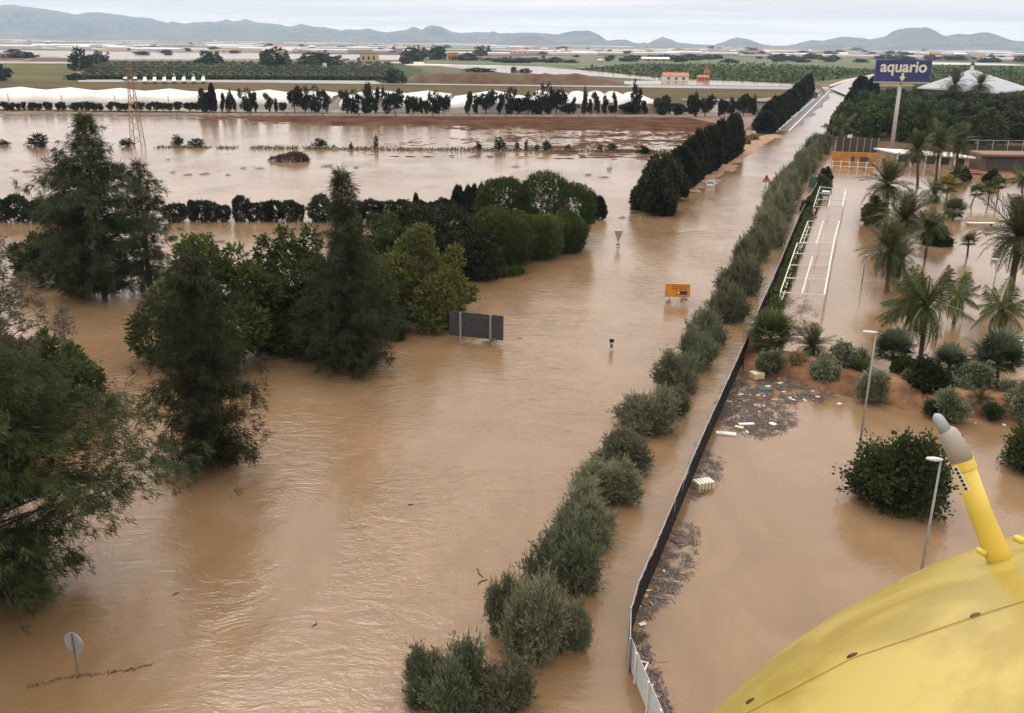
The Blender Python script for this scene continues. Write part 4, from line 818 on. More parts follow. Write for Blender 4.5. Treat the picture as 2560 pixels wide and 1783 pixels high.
c = at(198, 1688); zt = hgt(c, 180, 1583); zb = hgt(c, 186, 1633); s_ = mpp(c)
t = thing('round_sign', 'round grey sign seen from behind on a thin post in the near flood', 'sign', tuple(c), math.radians(-21)); rr = (zt - zb) / 2; cz = (zt + zb) / 2
obj('disc', MB().tube([(0, -.0, cz), (0, .035, cz)], rr, 28).mesh('disc', dirtyalu), t)
obj('rim', MB().tube([(0, -.012, cz), (0, -.001, cz)], [rr * 1.02, rr * 1.02], 28).mesh('rim', greypole), t)
obj('disc_back', MB().tube([(0, -.02, cz), (0, -.0125, cz)], rr * .95, 28).mesh('disc_back', dirtyalu), t)
obj('post', MB().box((0, -.055, zt / 2 - .5), (.075, .05, zt + 1.05)).mesh('post', basic('post_dark', (.12, .125, .12), .5)), t)
rngw = np.random.default_rng(5)
# drift line in front of its post
n = 130; u = rngw.random(n) * 2 - 1; p = np.stack([c[0] + u * 2.2 + .5, c[1] + .25 * u + .5 * u * np.abs(u) + rngw.normal(size=n) * .04, np.full(n, .015)], 1); d = rngw.normal(size=(n, 3)); d[:, 2] = np.abs(d[:, 2]) * .15
rng = rngw
tag(obj('drift_line', leafmesh('drift_line', p, d, .16, .05, leafmat('drift', (.07, .04, .02), (.16, .09, .045), .9, 0), rngw.random(n))), 'thin brown drift line trailing from the round sign post', 'drift')

c = at(1528, 876); zt = hgt(c, 1528, 849); Wd = 11 * mpp(c)
t = thing('marker_post', 'short green and white marker post alone in the flooded road', 'post', tuple(c))
obj('post', MB().box((0, 0, zt * .5 - .5), (Wd * .8, .12, zt + .8)).mesh('post', white_paint), t); obj('cap', MB().box((0, -.01, zt - .1), (Wd, .16, .26)).mesh('cap', blackm), t)
obj('reflector', MB().box((0, -.07, zt * .45), (Wd * .55, .02, zt * .4)).mesh('reflector', greenp), t)
c = at(2062, 333); zt = hgt(c, 2062, 308); t = thing('round_sign', 'small round sign far along the flooded road', 'sign', tuple(c)); obj('disc', MB().tube([(0, 0, zt - .5), (0, .08, zt - .5)], .6, 14).mesh('disc', basic('sign_pinkish', (.42, .25, .2), .5)), t); obj('post', MB().box((0, .12, zt / 2), (.14, .1, zt)).mesh('post', galv), t)

rng = np.random.default_rng(850)
tw = [(1200, 1432, .5), (1205, 1455, .4), (1026, 1262, .16), (1300, 846, .3), (1130, 1620, .5), (438, 1485, .2), (785, 1562, .2)]
for i, (x, y, ln) in enumerate(sorted(tw, key=lambda q: q[1])):
    c = at(x, y); a = rng.random() * 3.1; u_ = np.array([math.cos(a), math.sin(a), 0]); v_ = np.array([-u_[1], u_[0], 0]); b = MB()
    b.tube([u_ * ln * (k_ - 2) * .45 + v_ * rng.normal() * ln * .16 + (0, 0, .02) for k_ in range(5)], [.012, .03, .035, .03, .01], 5)
    tag(obj('drifting_twig', b.mesh('drifting_twig', barkdark, smooth=True), None, tuple(c)), 'dark twig drifting in the flooded road, %s counting towards the viewer' % ordn(i + 1), 'twig', 'twigs drifting in the flooded road')

# ------------------------------------------------------------------ cars
def car(label, loc, rz, paint, sink, van=False):
    t = thing('car', label, 'car', (float(loc[0]), float(loc[1]), -sink), rz); hh = 1.75 if van else 1.45
    def loft(secs):
        P = []; F_ = []
        for x, z0, z1, wl, wh in secs: P += [(x, -wl, z0), (x, wl, z0), (x, wh, z1), (x, -wh, z1)]
        for i in range(len(secs) - 1):
            for j in range(4): a = i * 4 + j; c_ = i * 4 + (j + 1) % 4; F_.append((a, c_, c_ + 4, a + 4))
        F_ += [(3, 2, 1, 0), tuple(len(P) - 4 + j for j in range(4))]; return MB().add(P, F_)
    obj('body', loft([(-2.15, .45, .8, .72, .68), (-2.0, .3, .98, .84, .80), (-.9, .25, 1.0, .88, .84), (1.2, .25, .98, .88, .84), (1.95, .3, .85, .82, .76), (2.15, .4, .65, .7, .66)]).mesh('body', paint), t)
    obj('roof', loft([(-1.55, hh - .12, hh - .03, .62, .58), (-.9, hh - .07, hh, .66, .62), (.3, hh - .07, hh, .66, .62), (.6, hh - .14, hh - .06, .62, .58)]).mesh('roof', paint), t)
    obj('rear_window', MB().plate([(-2.0, -.66, 1.0), (-1.56, -.56, hh - .12), (-1.56, .56, hh - .12), (-2.0, .66, 1.0)], .04).mesh('rear_window', glassd), t)
    obj('windscreen', MB().plate([(1.25, .66, 1.0), (.62, .56, hh - .14), (.62, -.56, hh - .14), (1.25, -.66, 1.0)], .04).mesh('windscreen', glassd), t)
    for s_ in (-1, 1):
        P = [(-1.9, s_ * .8, 1.0), (1.15, s_ * .8, 1.0), (.58, s_ * .63, hh - .13), (-1.5, s_ * .63, hh - .11)]
        obj('side_window', MB().plate(P if s_ < 0 else P[::-1], .03).mesh('side_window', glassd), t)
        for xp, xt in ((-1.95, -1.53), (-.3, -.35), (1.2, .6)): obj('pillar', MB().bar((xp, s_ * .80, 1.0), (xt, s_ * .64, hh - .08), .09, .07).mesh('pillar', paint), t)
        obj('tail_light', MB().box((-2.08, s_ * .66, .86), (.1, .2, .22)).mesh('tail_light', redp), t)
        for x in (-1.35, 1.35): obj('wheel', MB().tube([(x, s_ * .78, .32), (x, s_ * .9, .32)], .33, 14).mesh('wheel', blackm), t)
    return t
silver = basic('car_silver', (.50, .50, .48), .3, .05, 3, coat=.6)
car('silver car stranded in the flood below the cypress row', at(1776, 464), math.atan2(1, .37) + .1, silver, .42)
car('pale green-grey car under the farthest white carport', at(2063, 497), math.atan2(1, .37), basic('car_sage', (.30, .36, .31), .35, .06, 3, coat=.5), .35, True)

# ------------------------------------------------------------------ the fence
rng = np.random.default_rng(800)
FT_ = [(1578, 1599), (1572, 1556), (1591, 1474), (1618, 1410), (1647, 1347), (1713, 1191), (1766, 1069), (1863, 856), (1900, 768), (1929, 705), (1958, 637), (1987, 566), (2008, 519), (2031, 479), (2047, 450)]
FP = [at(x, y, 1.6)[:2] for x, y in FT_]
t = thing('fence', 'long black netting fence with pale top rail between olives and car park', 'fence', (0, 0, 0))
pts = []; L0 = 2.2
dist_ = [0]
for a, c_ in zip(FP[:-1], FP[1:]): dist_.append(dist_[-1] + np.linalg.norm(c_ - a))
tot = dist_[-1]; npan = int(tot / L0); step = tot / npan
pts = [np.array([np.interp(i * step, dist_, [q[0] for q in FP]), np.interp(i * step, dist_, [q[1] for q in FP])]) for i in range(npan + 1)]
pm = MB()
nseg = 8
for i in range(nseg):
    x0, x1 = i / nseg, (i + 1) / nseg; y0, y1 = .02 * math.sin(i * 2.1), .02 * math.sin((i + 1) * 2.1)
    pm.add([(x0, y0, -.9), (x1, y1, -.9), (x1, y1, 1.56 - .05 * math.sin(math.pi * x1)), (x0, y0, 1.56 - .05 * math.sin(math.pi * x0)), (x0, y0 + .02, -.9), (x1, y1 + .02, -.9), (x1, y1 + .02, 1.56 - .05 * math.sin(math.pi * x1)), (x0, y0 + .02, 1.56 - .05 * math.sin(math.pi * x0))], [(0, 1, 2, 3), (5, 4, 7, 6), (3, 2, 6, 7)])
pm = pm.mesh('panel', blackm); rm = MB().box((.5, .035, 1.585), (1, .045, .05)).mesh('top_rail', greypole); qm = MB().tube([(0, .05, -1), (0, .05, 1.66)], .04, 6).mesh('post', galv)
for i in range(npan):
    d = pts[i + 1] - pts[i]; rz = math.atan2(d[1], d[0]); ln = np.linalg.norm(d)
    obj('panel', pm, t, (pts[i][0], pts[i][1], rng.normal() * .02), (rng.normal() * .02, 0, rz), (ln, 1, 1)); obj('top_rail', rm, t, (pts[i][0], pts[i][1], 0), (0, 0, rz), (ln, 1, 1)); obj('post', qm, t, (pts[i][0], pts[i][1], 0), (0, 0, rz))
# grey slatted fence, its near continuation
GT = [(1578, 1599), (1594, 1640), (1625, 1712), (1656, 1783), (1690, 1860)]
GP = [at(x, y, 1.35)[:2] for x, y in GT]
t = thing('slatted_fence', 'grey metal slatted fence curving off the near end of the black fence', 'fence', (0, 0, 0))
for i in range(len(GP) - 1):
    a, c_ = GP[i], GP[i + 1]
    for j in range(9): obj('slat', MB().bar((a[0], a[1], 0.08 + j * .165), (c_[0], c_[1], 0.08 + j * .165), .03, .10).mesh('slat', galv), t)
    if i: obj('post', MB().tube([(a[0] - .06, a[1], -1), (a[0] - .06, a[1], 1.5)], .045, 7).mesh('post', white_paint), t)
# clipped hedge on the car-park side of the fence
rng = np.random.default_rng(810)
HP = []
for x, y in zip(np.linspace(23.0, 55.5, 24), np.linspace(0, 0, 24)):
    yy = np.interp(x, [q[0] for q in FP], [q[1] for q in FP]); HP.append(np.array([x + .95, yy]))
lob = []
for a, c_ in zip(HP[:-1], HP[1:]):
    nn = int(np.linalg.norm(c_ - a) / .9)
    for i in range(nn):
        q = a + (c_ - a) * (i + rng.random() * .5) / nn; lob.append((q[0] + rng.normal() * .12, q[1], .4 + .2 * rng.random(), .55, .8, .75))
P_, O_ = sample_lobes(lob, 5200, .2); k = 5; d = np.repeat(O_, k, 0) + rng.normal(size=(len(O_) * k, 3)) * .7; d[:, 2] += .3
tag(obj('hedge', leafmesh('hedge', np.repeat(P_, k, 0) + rng.normal(size=(len(P_) * k, 3)) * .06, d, .3 * (.6 + .8 * rng.random(len(d))), .14, lf_hedge, np.clip(np.repeat(rng.random(len(P_)), k) * .7 + .3 * rng.random(len(d)), 0, 1))), 'green clipped hedge between the black fence and the white carports', 'hedge')
for i, (x, y, ty, wp) in enumerate(((2014, 532, 496, 26), (2056, 476, 440, 36), (2064, 450, 420, 34), (2061, 464, 446, 24))):
    put_broad('bush', 'dark leafy bush by the hedge, %s counting from the carports to the gate' % ordn(i + 1), x, y, ty, wp, lf_dark if i != 1 else lf_broad, 6, 500, 6, .42, .2, cat='bush', group='bushes at the end of the hedge')
t = thing('green_screen', 'small green screen at the far end of the hedge', 'screen', tuple(at(2036, 468)), .35)
obj('sheet', MB().box((0, 0, .9), (2.6, .06, 2.0)).mesh('sheet', basic('screen_green', (.03, .085, .06), .6)), t)
for x in (-1.3, 1.3): obj('post', MB().box((x, .06, .7), (.08, .08, 2.6)).mesh('post', galv), t)

# ------------------------------------------------------------------ white carport frames
def carport(label, nl, fl, nr, fr, ncross, inner, near_open, zt=1.65):
    A_, B_, C_, D_ = [at(x, y, zt) for x, y in (nl, fl, nr, fr)]
    t = thing('carport_frame', label, 'carport', (float(A_[0]), float(A_[1]), 0), 0, 1, 'white carport frames beside the hedge'); o = np.array([A_[0], A_[1], 0]); A_, B_, C_, D_ = [q - o for q in (A_, B_, C_, D_)]
    def beam(n_, a, c_, w_=.09): obj(n_, MB().bar(a, c_, w_, .10).mesh(n_, white_paint), t)
    beam('top_beam', A_, B_); beam('outer_beam', C_, D_, .15); dz = np.array([0, 0, .003])
    for i in range(ncross):
        q = i / (ncross - 1); beam('cross_beam', A_ + (B_ - A_) * q + dz, C_ + (D_ - C_) * q + dz, .07)
        f_ = A_ + (B_ - A_) * q; obj('post', MB().box((f_[0] + .02, f_[1] + .02, zt / 2 - .55), (.10, .10, zt + .95)).mesh('post', white_paint), t)
        if i < ncross - 1: m_ = A_ + (B_ - A_) * (q + .5 / (ncross - 1)); 
        obj('strut', MB().bar((f_[0] + .3, f_[1], .1), (f_[0] + .05, f_[1], zt - .1), .06).mesh('strut', white_paint), t)
    lw = np.array([.28, .1, -.75]); beam('lower_beam', A_ + lw, B_ + lw, .09)
    I0, I1 = at(*inner[0], zt) - o, at(*inner[1], zt) - o; beam('inner_beam', I0 + 2 * dz, I1 + 2 * dz, .11)
carport('nearest and longest white carport frame beside the hedge', (1951, 731), (1993, 608), (2061, 738), (2084, 608), 5, ((2005, 734), (2031, 642)), True)
carport('middle white carport frame beside the hedge', (2000, 606), (2020, 553), (2084, 607), (2098, 553), 4, ((2041, 610), (2058, 553)), False)
carport('farthest white carport frame, over the pale car', (2034, 517), (2050, 467), (2106, 517), (2114, 475), 4, ((2071, 517), (2077, 490)), False)
# the white frame at the right edge of the picture
zt = 1.6; c0 = at(2458, 862, zt); t = thing('carport_frame', 'white carport frame behind the big fan palm, cut by the picture edge', 'carport', (float(c0[0]), float(c0[1]), 0))
q = [at(x, y, zt) - np.array([c0[0], c0[1], 0]) for x, y in ((2458, 862), (2526, 896), (2625, 884), (2550, 852), (2500, 877))]
for n_, a, c_ in (('top_beam', q[0], q[1]), ('top_beam', q[1], q[2]), ('top_beam', q[2], q[3]), ('top_beam', q[3], q[0]), ('cross_beam', q[4] + .003, (q[2] + q[3]) / 2 + .003)): obj(n_, MB().bar(a, c_, .14, .14).mesh(n_, white_paint), t)
for p_ in q[:4]: obj('post', MB().box((p_[0], p_[1], zt / 2 - .6), (.12, .12, zt + 1.05)).mesh('post', white_paint), t)
# pale pipe along the car park lane, just under the surface
pp = [at(x, y, .02) for x, y in ((2047, 850), (2062, 770), (2084, 640), (2100, 560), (2114, 500))]
tag(obj('kerb_line', MB().tube(pp, .045, 5).mesh('kerb_line', basic('kerb_ochre', (.22, .15, .085), .8))), 'thin ochre line of the drowned kerb along the car-park lane', 'kerb')

# ------------------------------------------------------------------ street lamps
def lamp(label, bx, by, tx, ty, arm, w_=.95, group='street lamps of the car park'):
    b_ = at(bx, by); H = hgt(b_, tx, ty); t = thing('street_lamp', label, 'street lamp', tuple(b_), 0, 1, group)
    obj('pole', MB().tube([(0, 0, -1), (0, 0, H * .5), (0, 0, H)], [.085, .065, .045], 10).mesh('pole', greypole, smooth=True), t)
    b = MB(); P = []; 
    prof = [(0, .05, .05), (.15, .13, .09), (.5, .17, .11), (.85, .14, .08), (1, .04, .03)]
    for u, wy, hz_ in prof: P.append((u, wy, hz_))
    vs_ = []; fs = []
    for i, (u, wy, hz_) in enumerate(P):
        for kx in range(8): a = kx * math.pi / 4; vs_.append((arm * (u * w_ - .08), math.cos(a) * wy, H + .04 + math.sin(a) * hz_ + u * .06))
    for i in range(4): fs += [(i * 8 + k_, i * 8 + (k_ + 1) % 8, (i + 1) * 8 + (k_ + 1) % 8, (i + 1) * 8 + k_) for k_ in range(8)]
    fs += [tuple(range(8)), tuple(32 + k_ for k_ in range(8))]; obj('lamp_head', b.add(vs_, fs).mesh('lamp_head', basic('lamp_head', (.42, .43, .45), .4), smooth=True), t)
    return t
lamp('tall street lamp rising behind the round-leaved bush', 2147, 1130, 2187, 833, -1)
lamp('near street lamp whose foot is hidden by the yellow nose', 2296, 1470, 2344, 1150, -1, .8)
lamp('street lamp beside the big leaning date palm', 2477, 752, 2492, 650, -1)
lamp('thin lamp pole between the date palms and the lane', 2155, 708, 2163, 640, 1, .5)
lamp('thin lamp pole between the bowed palm and the small feathery palm', 2340, 848, 2358, 715, 1, .5)

# ------------------------------------------------------------------ palms
rng = np.random.default_rng(900)
def frondmesh(L_, droop, nl, ll, lw, mat, v=.5, hang=.15, seed=0):
    r_ = np.random.default_rng(seed); V = []; F_ = []; T = []
    f = lambda s: np.array([L_ * s * (1 - .12 * droop * s), 0, L_ * (.28 * s - droop * s * s)])
    for i in range(8):                         # the rib
        a, c_ = f(i / 8), f((i + 1) / 8); w0, w1 = .05 * (1 - i / 8) + .008, .05 * (1 - (i + 1) / 8) + .008; o = len(V)
        V += [a + (0, w0, 0), a - (0, w0, 0), c_ - (0, w1, 0), c_ + (0, w1, 0)]; F_.append((o, o + 1, o + 2, o + 3)); T.append(.75)
    for i in range(nl):
        s = .12 + .88 * (i + .5) / nl; p = f(s); tn = f(min(1, s + .02)) - f(s - .02); tn /= np.linalg.norm(tn); l_ = ll * math.sin(math.pi * min(1, .18 + .78 * s)) * (.85 + .3 * r_.random())
        for sd_ in (-1, 1):
            d = tn * (.45 + .45 * s) + np.array([0, sd_ * .85, 0]) + np.array([0, 0, v - hang * (1 + s) + r_.normal() * .12]); d /= np.linalg.norm(d)
            e = p + d * l_ + np.array([0, 0, -hang * l_ * .9]); md = p + d * l_ * .55; wv = tn * lw / 2; o = len(V)
            V += [p, md + wv, e, md - wv]; F_.append((o, o + 1, o + 2, o + 3)); T.append(r_.random() * .8)
    return npmesh('frond', V, F_, [mat], T)
DF = [frondmesh(1, dr, 26, .30, .028, lf_palm, .35, .12, i) for i, dr in enumerate((.18, .42, .75))]
QF = [frondmesh(1, dr, 30, .34, .024, lf_palm2, .1, .42, 10 + i) for i, dr in enumerate((.22, .55, .95))]
def fanmesh(mat, seed):
    r_ = np.random.default_rng(seed); V = [np.array([0, -.012, 0]), np.array([0, .012, 0]), np.array([.45, .008, .10]), np.array([.45, -.008, .10])]; F_ = [(0, 1, 2, 3)]; T = [.6]; c_ = np.array([.45, 0, .1])
    for i in range(22):
        a = math.radians(-125 + 250 * i / 21); l_ = .5 * (.8 + .3 * r_.random()) * (1 - .25 * abs(a) / 2.2); d = np.array([math.cos(a), math.sin(a), .12 + .25 * math.cos(a) + r_.normal() * .06]); d /= np.linalg.norm(d); s_ = np.cross(d, (0, 0, 1)); s_ /= np.linalg.norm(s_); o = len(V)
        V += [c_, c_ + d * l_ * .6 + s_ * .03, c_ + d * l_ + np.array([0, 0, -.06]), c_ + d * l_ * .6 - s_ * .03]; F_.append((o, o + 1, o + 2, o + 3)); T.append(r_.random())
    return npmesh('frond', V, F_, [mat], T)
FF = [fanmesh(lf_fan, 1), fanmesh(lf_fan, 2)]; FG = [fanmesh(lf_palm2, 3), fanmesh(lf_palm2, 4)]; FY = [fanmesh(lf_yel, 5), fanmesh(lf_lime, 6)]
def palm(label, bx, by, cx, cy, rpx, kind='date', nf=34, group='palms in the flooded car park', wind=None, tr=None, skirt=False, name='palm_tree', bz=0):
    b_ = at(bx, by, bz); s_ = mpp(b_); H = hgt(b_, cx, cy) - bz; d = ray(cx, cy); k_ = np.dot(b_[:2], b_[:2]) ** .5 / math.hypot(d[0], d[1]); lx = d[0] * k_ - b_[0]
    t = thing(name, label, 'palm', (float(b_[0]), float(b_[1]), bz), 0, 1, group); R_ = rpx * s_; tr = tr or (.24 if kind == 'date' else .15)
    if H > .5:
        pts = [(0, 0, -1.2)] + [(lx * u ** 1.3, 0, H * u) for u in np.linspace(0, 1, 13)]; rs = [tr * 1.25, tr * 1.2] + [tr * (1.05 - .2 * u + .07 * (i % 2)) for i, u in enumerate(np.linspace(.08, 1, 12))]
        obj('trunk', MB().tube(pts, rs, 9).mesh('trunk', palmbark), t)
    ms = {'date': DF, 'queen': QF, 'fan': FF, 'green_fan': FG, 'yellow': FY}[kind]
    for i in range(nf):
        q = (i + .5) / nf; a = i * 2.39996 + rng.normal() * .25; pitch = math.radians(78 - (125 if kind != 'fan' else 100) * q ** .8 + rng.normal() * 6); ln = R_ * (1.0 + .12 * rng.normal()) * (.8 + .3 * math.sin(math.pi * min(1, q + .15)))
        if wind is not None: a += wind[1] * math.sin(wind[0] - a)
        mesh = ms[min(len(ms) - 1, int(q * len(ms)))]
        obj('frond', mesh, t, (lx, 0, H), (0, -pitch, a), (ln, ln, ln))
    return t
D_, Q_ = 'date', 'queen'
palm('tall date palm in front of the white roof, first of three', 2293, 470, 2291, 372, 52, D_, 44); palm('tall date palm in front of the white roof, middle of three', 2339, 460, 2346, 357, 50, D_, 44); palm('tall date palm in front of the white roof, last of three', 2386, 448, 2398, 357, 50, D_, 44)
palm('date palm beside the lane, nearest the white roof', 2214, 566, 2218, 462, 72, D_, 46); palm('date palm in the middle of the lane-side clump', 2257, 650, 2260, 547, 76, D_, 48, skirt=True); palm('date palm with its trunk free, nearest of the lane-side clump', 2217, 732, 2224, 625, 78, D_, 48)
palm('low date palm filling the foot of the lane-side clump', 2245, 690, 2246, 655, 62, D_, 36)
palm('big date palm leaning at the picture edge', 2527, 720, 2548, 590, 112, D_, 50, tr=.33)
palm('bowed queen palm standing between the bank and the flood', 2300, 902, 2314, 766, 108, Q_, 34, wind=(math.pi, .75), tr=.19)
palm('small feathery palm beside the bowed queen palm', 2384, 808, 2394, 742, 66, Q_, 22); palm('small feathery palm near the white frame at the edge', 2493, 852, 2502, 776, 78, Q_, 24, wind=(math.pi * .2, .3))
palm('small round-headed palm alone on open water', 2418, 641, 2421, 606, 28, 'green_fan', 34, tr=.12); palm('mop-headed palm behind the lane-side clump', 2313, 646, 2322, 570, 46, Q_, 40, tr=.16)
palm('yellow-leaved palm in the middle garden', 2362, 522, 2370, 470, 40, 'yellow', 34, tr=.12); palm('dark fan palm sitting low below the yellow-leaved palm', 2382, 548, 2384, 528, 40, 'green_fan', 44, tr=.14)
palm('low spreading cycad left of the yellow-leaved palm', 2337, 504, 2336, 486, 46, D_, 30); palm('palm squatting under the three tall date palms', 2390, 462, 2390, 440, 34, D_, 30)
for i, (bx, by, cx, cy) in enumerate(((2427, 516, 2443, 484), (2470, 512, 2473, 474), (2492, 506, 2498, 464))): palm('small palm of the trio on open water, %s towards the picture edge' % ordn(i + 1), bx, by, cx, cy, 28, 'green_fan', 30, tr=.11)
palm('pale young palm cut by the picture edge', 2553, 506, 2556, 448, 34, Q_, 24, tr=.12)
palm('small palm growing by the flooded road, near the wood', 2096, 345, 2100, 318, 40, Q_, 26, bz=.2); palm('date palm standing above the wood before the pale pavilion roof', 2386, 268, 2386, 210, 38, D_, 34, bz=.2); palm('dark date palm before the ridge of the pale pavilion roof', 2450, 270, 2450, 212, 36, D_, 34, bz=.2)
palm('spreading palm on the edge of the wood by the road', 2074, 372, 2076, 352, 26, D_, 22)
put_broad('yellow_bush', 'yellow-green bush beside the lane-side date palms', 2178, 562, 500, 62, lf_lime, 7, 700, 6, .5, .24, cat='bush'); put_broad('round_bush', 'dark round bush standing alone among the far garden palms', 2477, 462, 428, 32, lf_dark, 6, 500, 6, .5, .25, cat='bush')
put_broad('garden_bush', 'dark bush under the dark leaning mop-headed palm', 2338, 612, 570, 60, lf_dark, 6, 700, 6, .45, .22, cat='bush'); put_broad('garden_bush', 'dark bush between the three tall palms and the round bush', 2400, 452, 420, 50, lf_dark, 6, 600, 6, .5, .24, cat='bush')

# ------------------------------------------------------------------ earth bank with shrubs in the car park
rng = np.random.default_rng(1000)
lo = [(1858, 948), (1905, 946), (1960, 950), (2010, 962), (2073, 982), (2140, 997), (2202, 1008), (2250, 1024), (2303, 1036), (2380, 1044), (2460, 1050), (2560, 1054), (2700, 1068)]
hi = [(1868, 880), (1905, 884), (1960, 893), (2010, 902), (2073, 914), (2140, 930), (2202, 946), (2250, 955), (2303, 966), (2380, 976), (2460, 984), (2560, 990), (2700, 1000)]
V = []; F_ = []; nc = 90
for i in range(nc):
    x = 1858 + (2700 - 1858) * i / (nc - 1); a = at(x, np.interp(x, [p[0] for p in lo], [p[1] for p in lo])); hb = 1.15 * min(1, .35 + i / 14); tp = at(x + 2, np.interp(x, [p[0] for p in hi], [p[1] for p in hi]), hb); bk = tp - a
    for j, (q, z) in enumerate(((-.25, -.5), (0, 0), (.2, .22), (.45, .55), (.7, .82), (.9, .97), (1.1, 1.0), (1.5, .95), (1.9, .9), (2.4, .45), (2.9, -.6))):
        nzv = (float(vnoise(i * .55, j * 1.1, 3, 3)) - .5); V.append((a[0] + bk[0] * q, a[1] + bk[1] * q + nzv * .5, hb * z + nzv * .34 * (0 < j < 10)))
    if i: F_ += [((i - 1) * 11 + j, i * 11 + j, i * 11 + j + 1, (i - 1) * 11 + j + 1) for j in range(10)]
bankm = npmesh('soil_bank', V, F_, [soil], smooth=True); ob = struct('soil_bank', bankm); sbv = ob.modifiers.new('s', 'SUBSURF'); sbv.levels = 1; sbv.render_levels = 1
G4 = 'shrubs on the earth bank'
def bank_fan(label, x, y, cy_, r_, kind, nf=46, z=.9): return palm(label, x, y, x, cy_, r_, kind, nf, G4, name='fan_palm', bz=z)
bank_fan('dark fan palm at the fence end of the earth bank', 1926, 868, 846, 74, 'green_fan', 64); bank_fan('yellowish cycad on the bank, next to the fence-end fan palm', 2030, 885, 866, 58, D_, 44); bank_fan('blue-green fan palm on the bank behind the tall lamp', 2232, 912, 884, 72, 'fan', 60)
bank_fan('blue-green fan palm on the bank past the bowed palm trunk', 2372, 942, 916, 62, 'fan', 56); bank_fan('largest blue-green fan palm on the bank, before the white frame', 2492, 950, 906, 88, 'fan', 70); bank_fan('small drooping fern-like palm low on the bank face', 2450, 1012, 998, 36, D_, 26, .5)
def bank_bush(label, x, y, ty, wp, mat, ln=.3, wd=.09, z=.7, tufts=1100):
    b_ = at(x, y, z); H = (hgt(b_, x, ty) - z) * .80; R_ = wp * mpp(b_) / 2 * .92
    cm = crown('crown', clump(R_ * 1.08, H, 6), tufts, 9, ln * .8, wd, mat, .8, .4, .25, zmin=-.1, jit=.05, sprig=.5); return plant('bank_shrub', label, 'shrub', trunkmesh('trunk', H, .05, bark, 5, .35, -.6), cm, (b_[0], b_[1], z), group=G4)
bank_bush('grey shrub at the foot of the yellowish cycad', 2058, 945, 882, 70, lf_oliv, z=.45); bank_bush('low grey shrub under the fence-end fan palm', 1922, 918, 878, 60, lf_oliv); bank_bush('oleander bush between the grey shrub and the tall lamp', 2118, 915, 852, 92, lf_oliv, .3, .12, .9)
bank_bush('silvery hanging shrub before the tall lamp', 2178, 992, 915, 66, lf_oliv, .34, .06, .4); bank_bush('dark dense bush on the bank under the bowed palm', 2308, 972, 893, 92, lf_dark, .3, .13, .8, 1500); bank_bush('grey ragged shrub hanging over the bank face', 2372, 1040, 965, 66, lf_oliv, .3, .08, .3)
bank_bush('pale oleander between two blue-green fan palms', 2432, 962, 898, 84, lf_oliv, .3, .13, .9); bank_bush('big grey-green shrub at the picture edge on the bank', 2552, 1030, 930, 84, lf_oliv, .3, .1, .5, 1500); bank_bush('small green shrub behind the dark dense bush', 2262, 935, 890, 50, lf_broad, .3, .12, .9)

for i, (x, y, ty, wp, mt) in enumerate(((1990, 912, 880, 44, lf_dry), (2085, 925, 890, 46, lf_oliv), (2150, 935, 905, 40, lf_broad), (2275, 958, 928, 34, lf_oliv), (2405, 978, 950, 38, lf_oliv), (2520, 985, 950, 46, lf_oliv), (2330, 1030, 1008, 30, lf_dark), (2480, 1040, 1014, 32, lf_dark))):
    bank_bush('small low shrub on the earth bank, %s counting from the fence' % ordn(i + 1), x, y, ty, wp, mt, .24, .07, .75 if y < 1000 else .35, 420)

# ------------------------------------------------------------------ floating litter
rng = np.random.default_rng(1100)
RAFT = [[(1868, 905), (1905, 922), (1960, 950), (2005, 960), (2080, 990), (2070, 1000), (2000, 1008), (1965, 1035), (1990, 1060), (1960, 1075), (1900, 1092), (1840, 1075), (1800, 1055), (1780, 1062), (1830, 960)],
        [(1752, 1112), (1800, 1150), (1790, 1200), (1740, 1248), (1716, 1240), (1735, 1170)], [(1700, 1300), (1742, 1330), (1728, 1440), (1660, 1500), (1604, 1560), (1596, 1540), (1640, 1420)],
        [(1592, 1560), (1612, 1620), (1650, 1720), (1680, 1800), (1652, 1775), (1600, 1640), (1586, 1590)], [(1955, 745), (2010, 748), (2050, 790), (2040, 830), (1960, 840), (1946, 800)]]
def inpoly(x, y, P):
    c_ = False; j = len(P) - 1
    for i in range(len(P)):
        if (P[i][1] > y) != (P[j][1] > y) and x < (P[j][0] - P[i][0]) * (y - P[i][1]) / (P[j][1] - P[i][1]) + P[i][0]: c_ = not c_
        j = i
    return c_
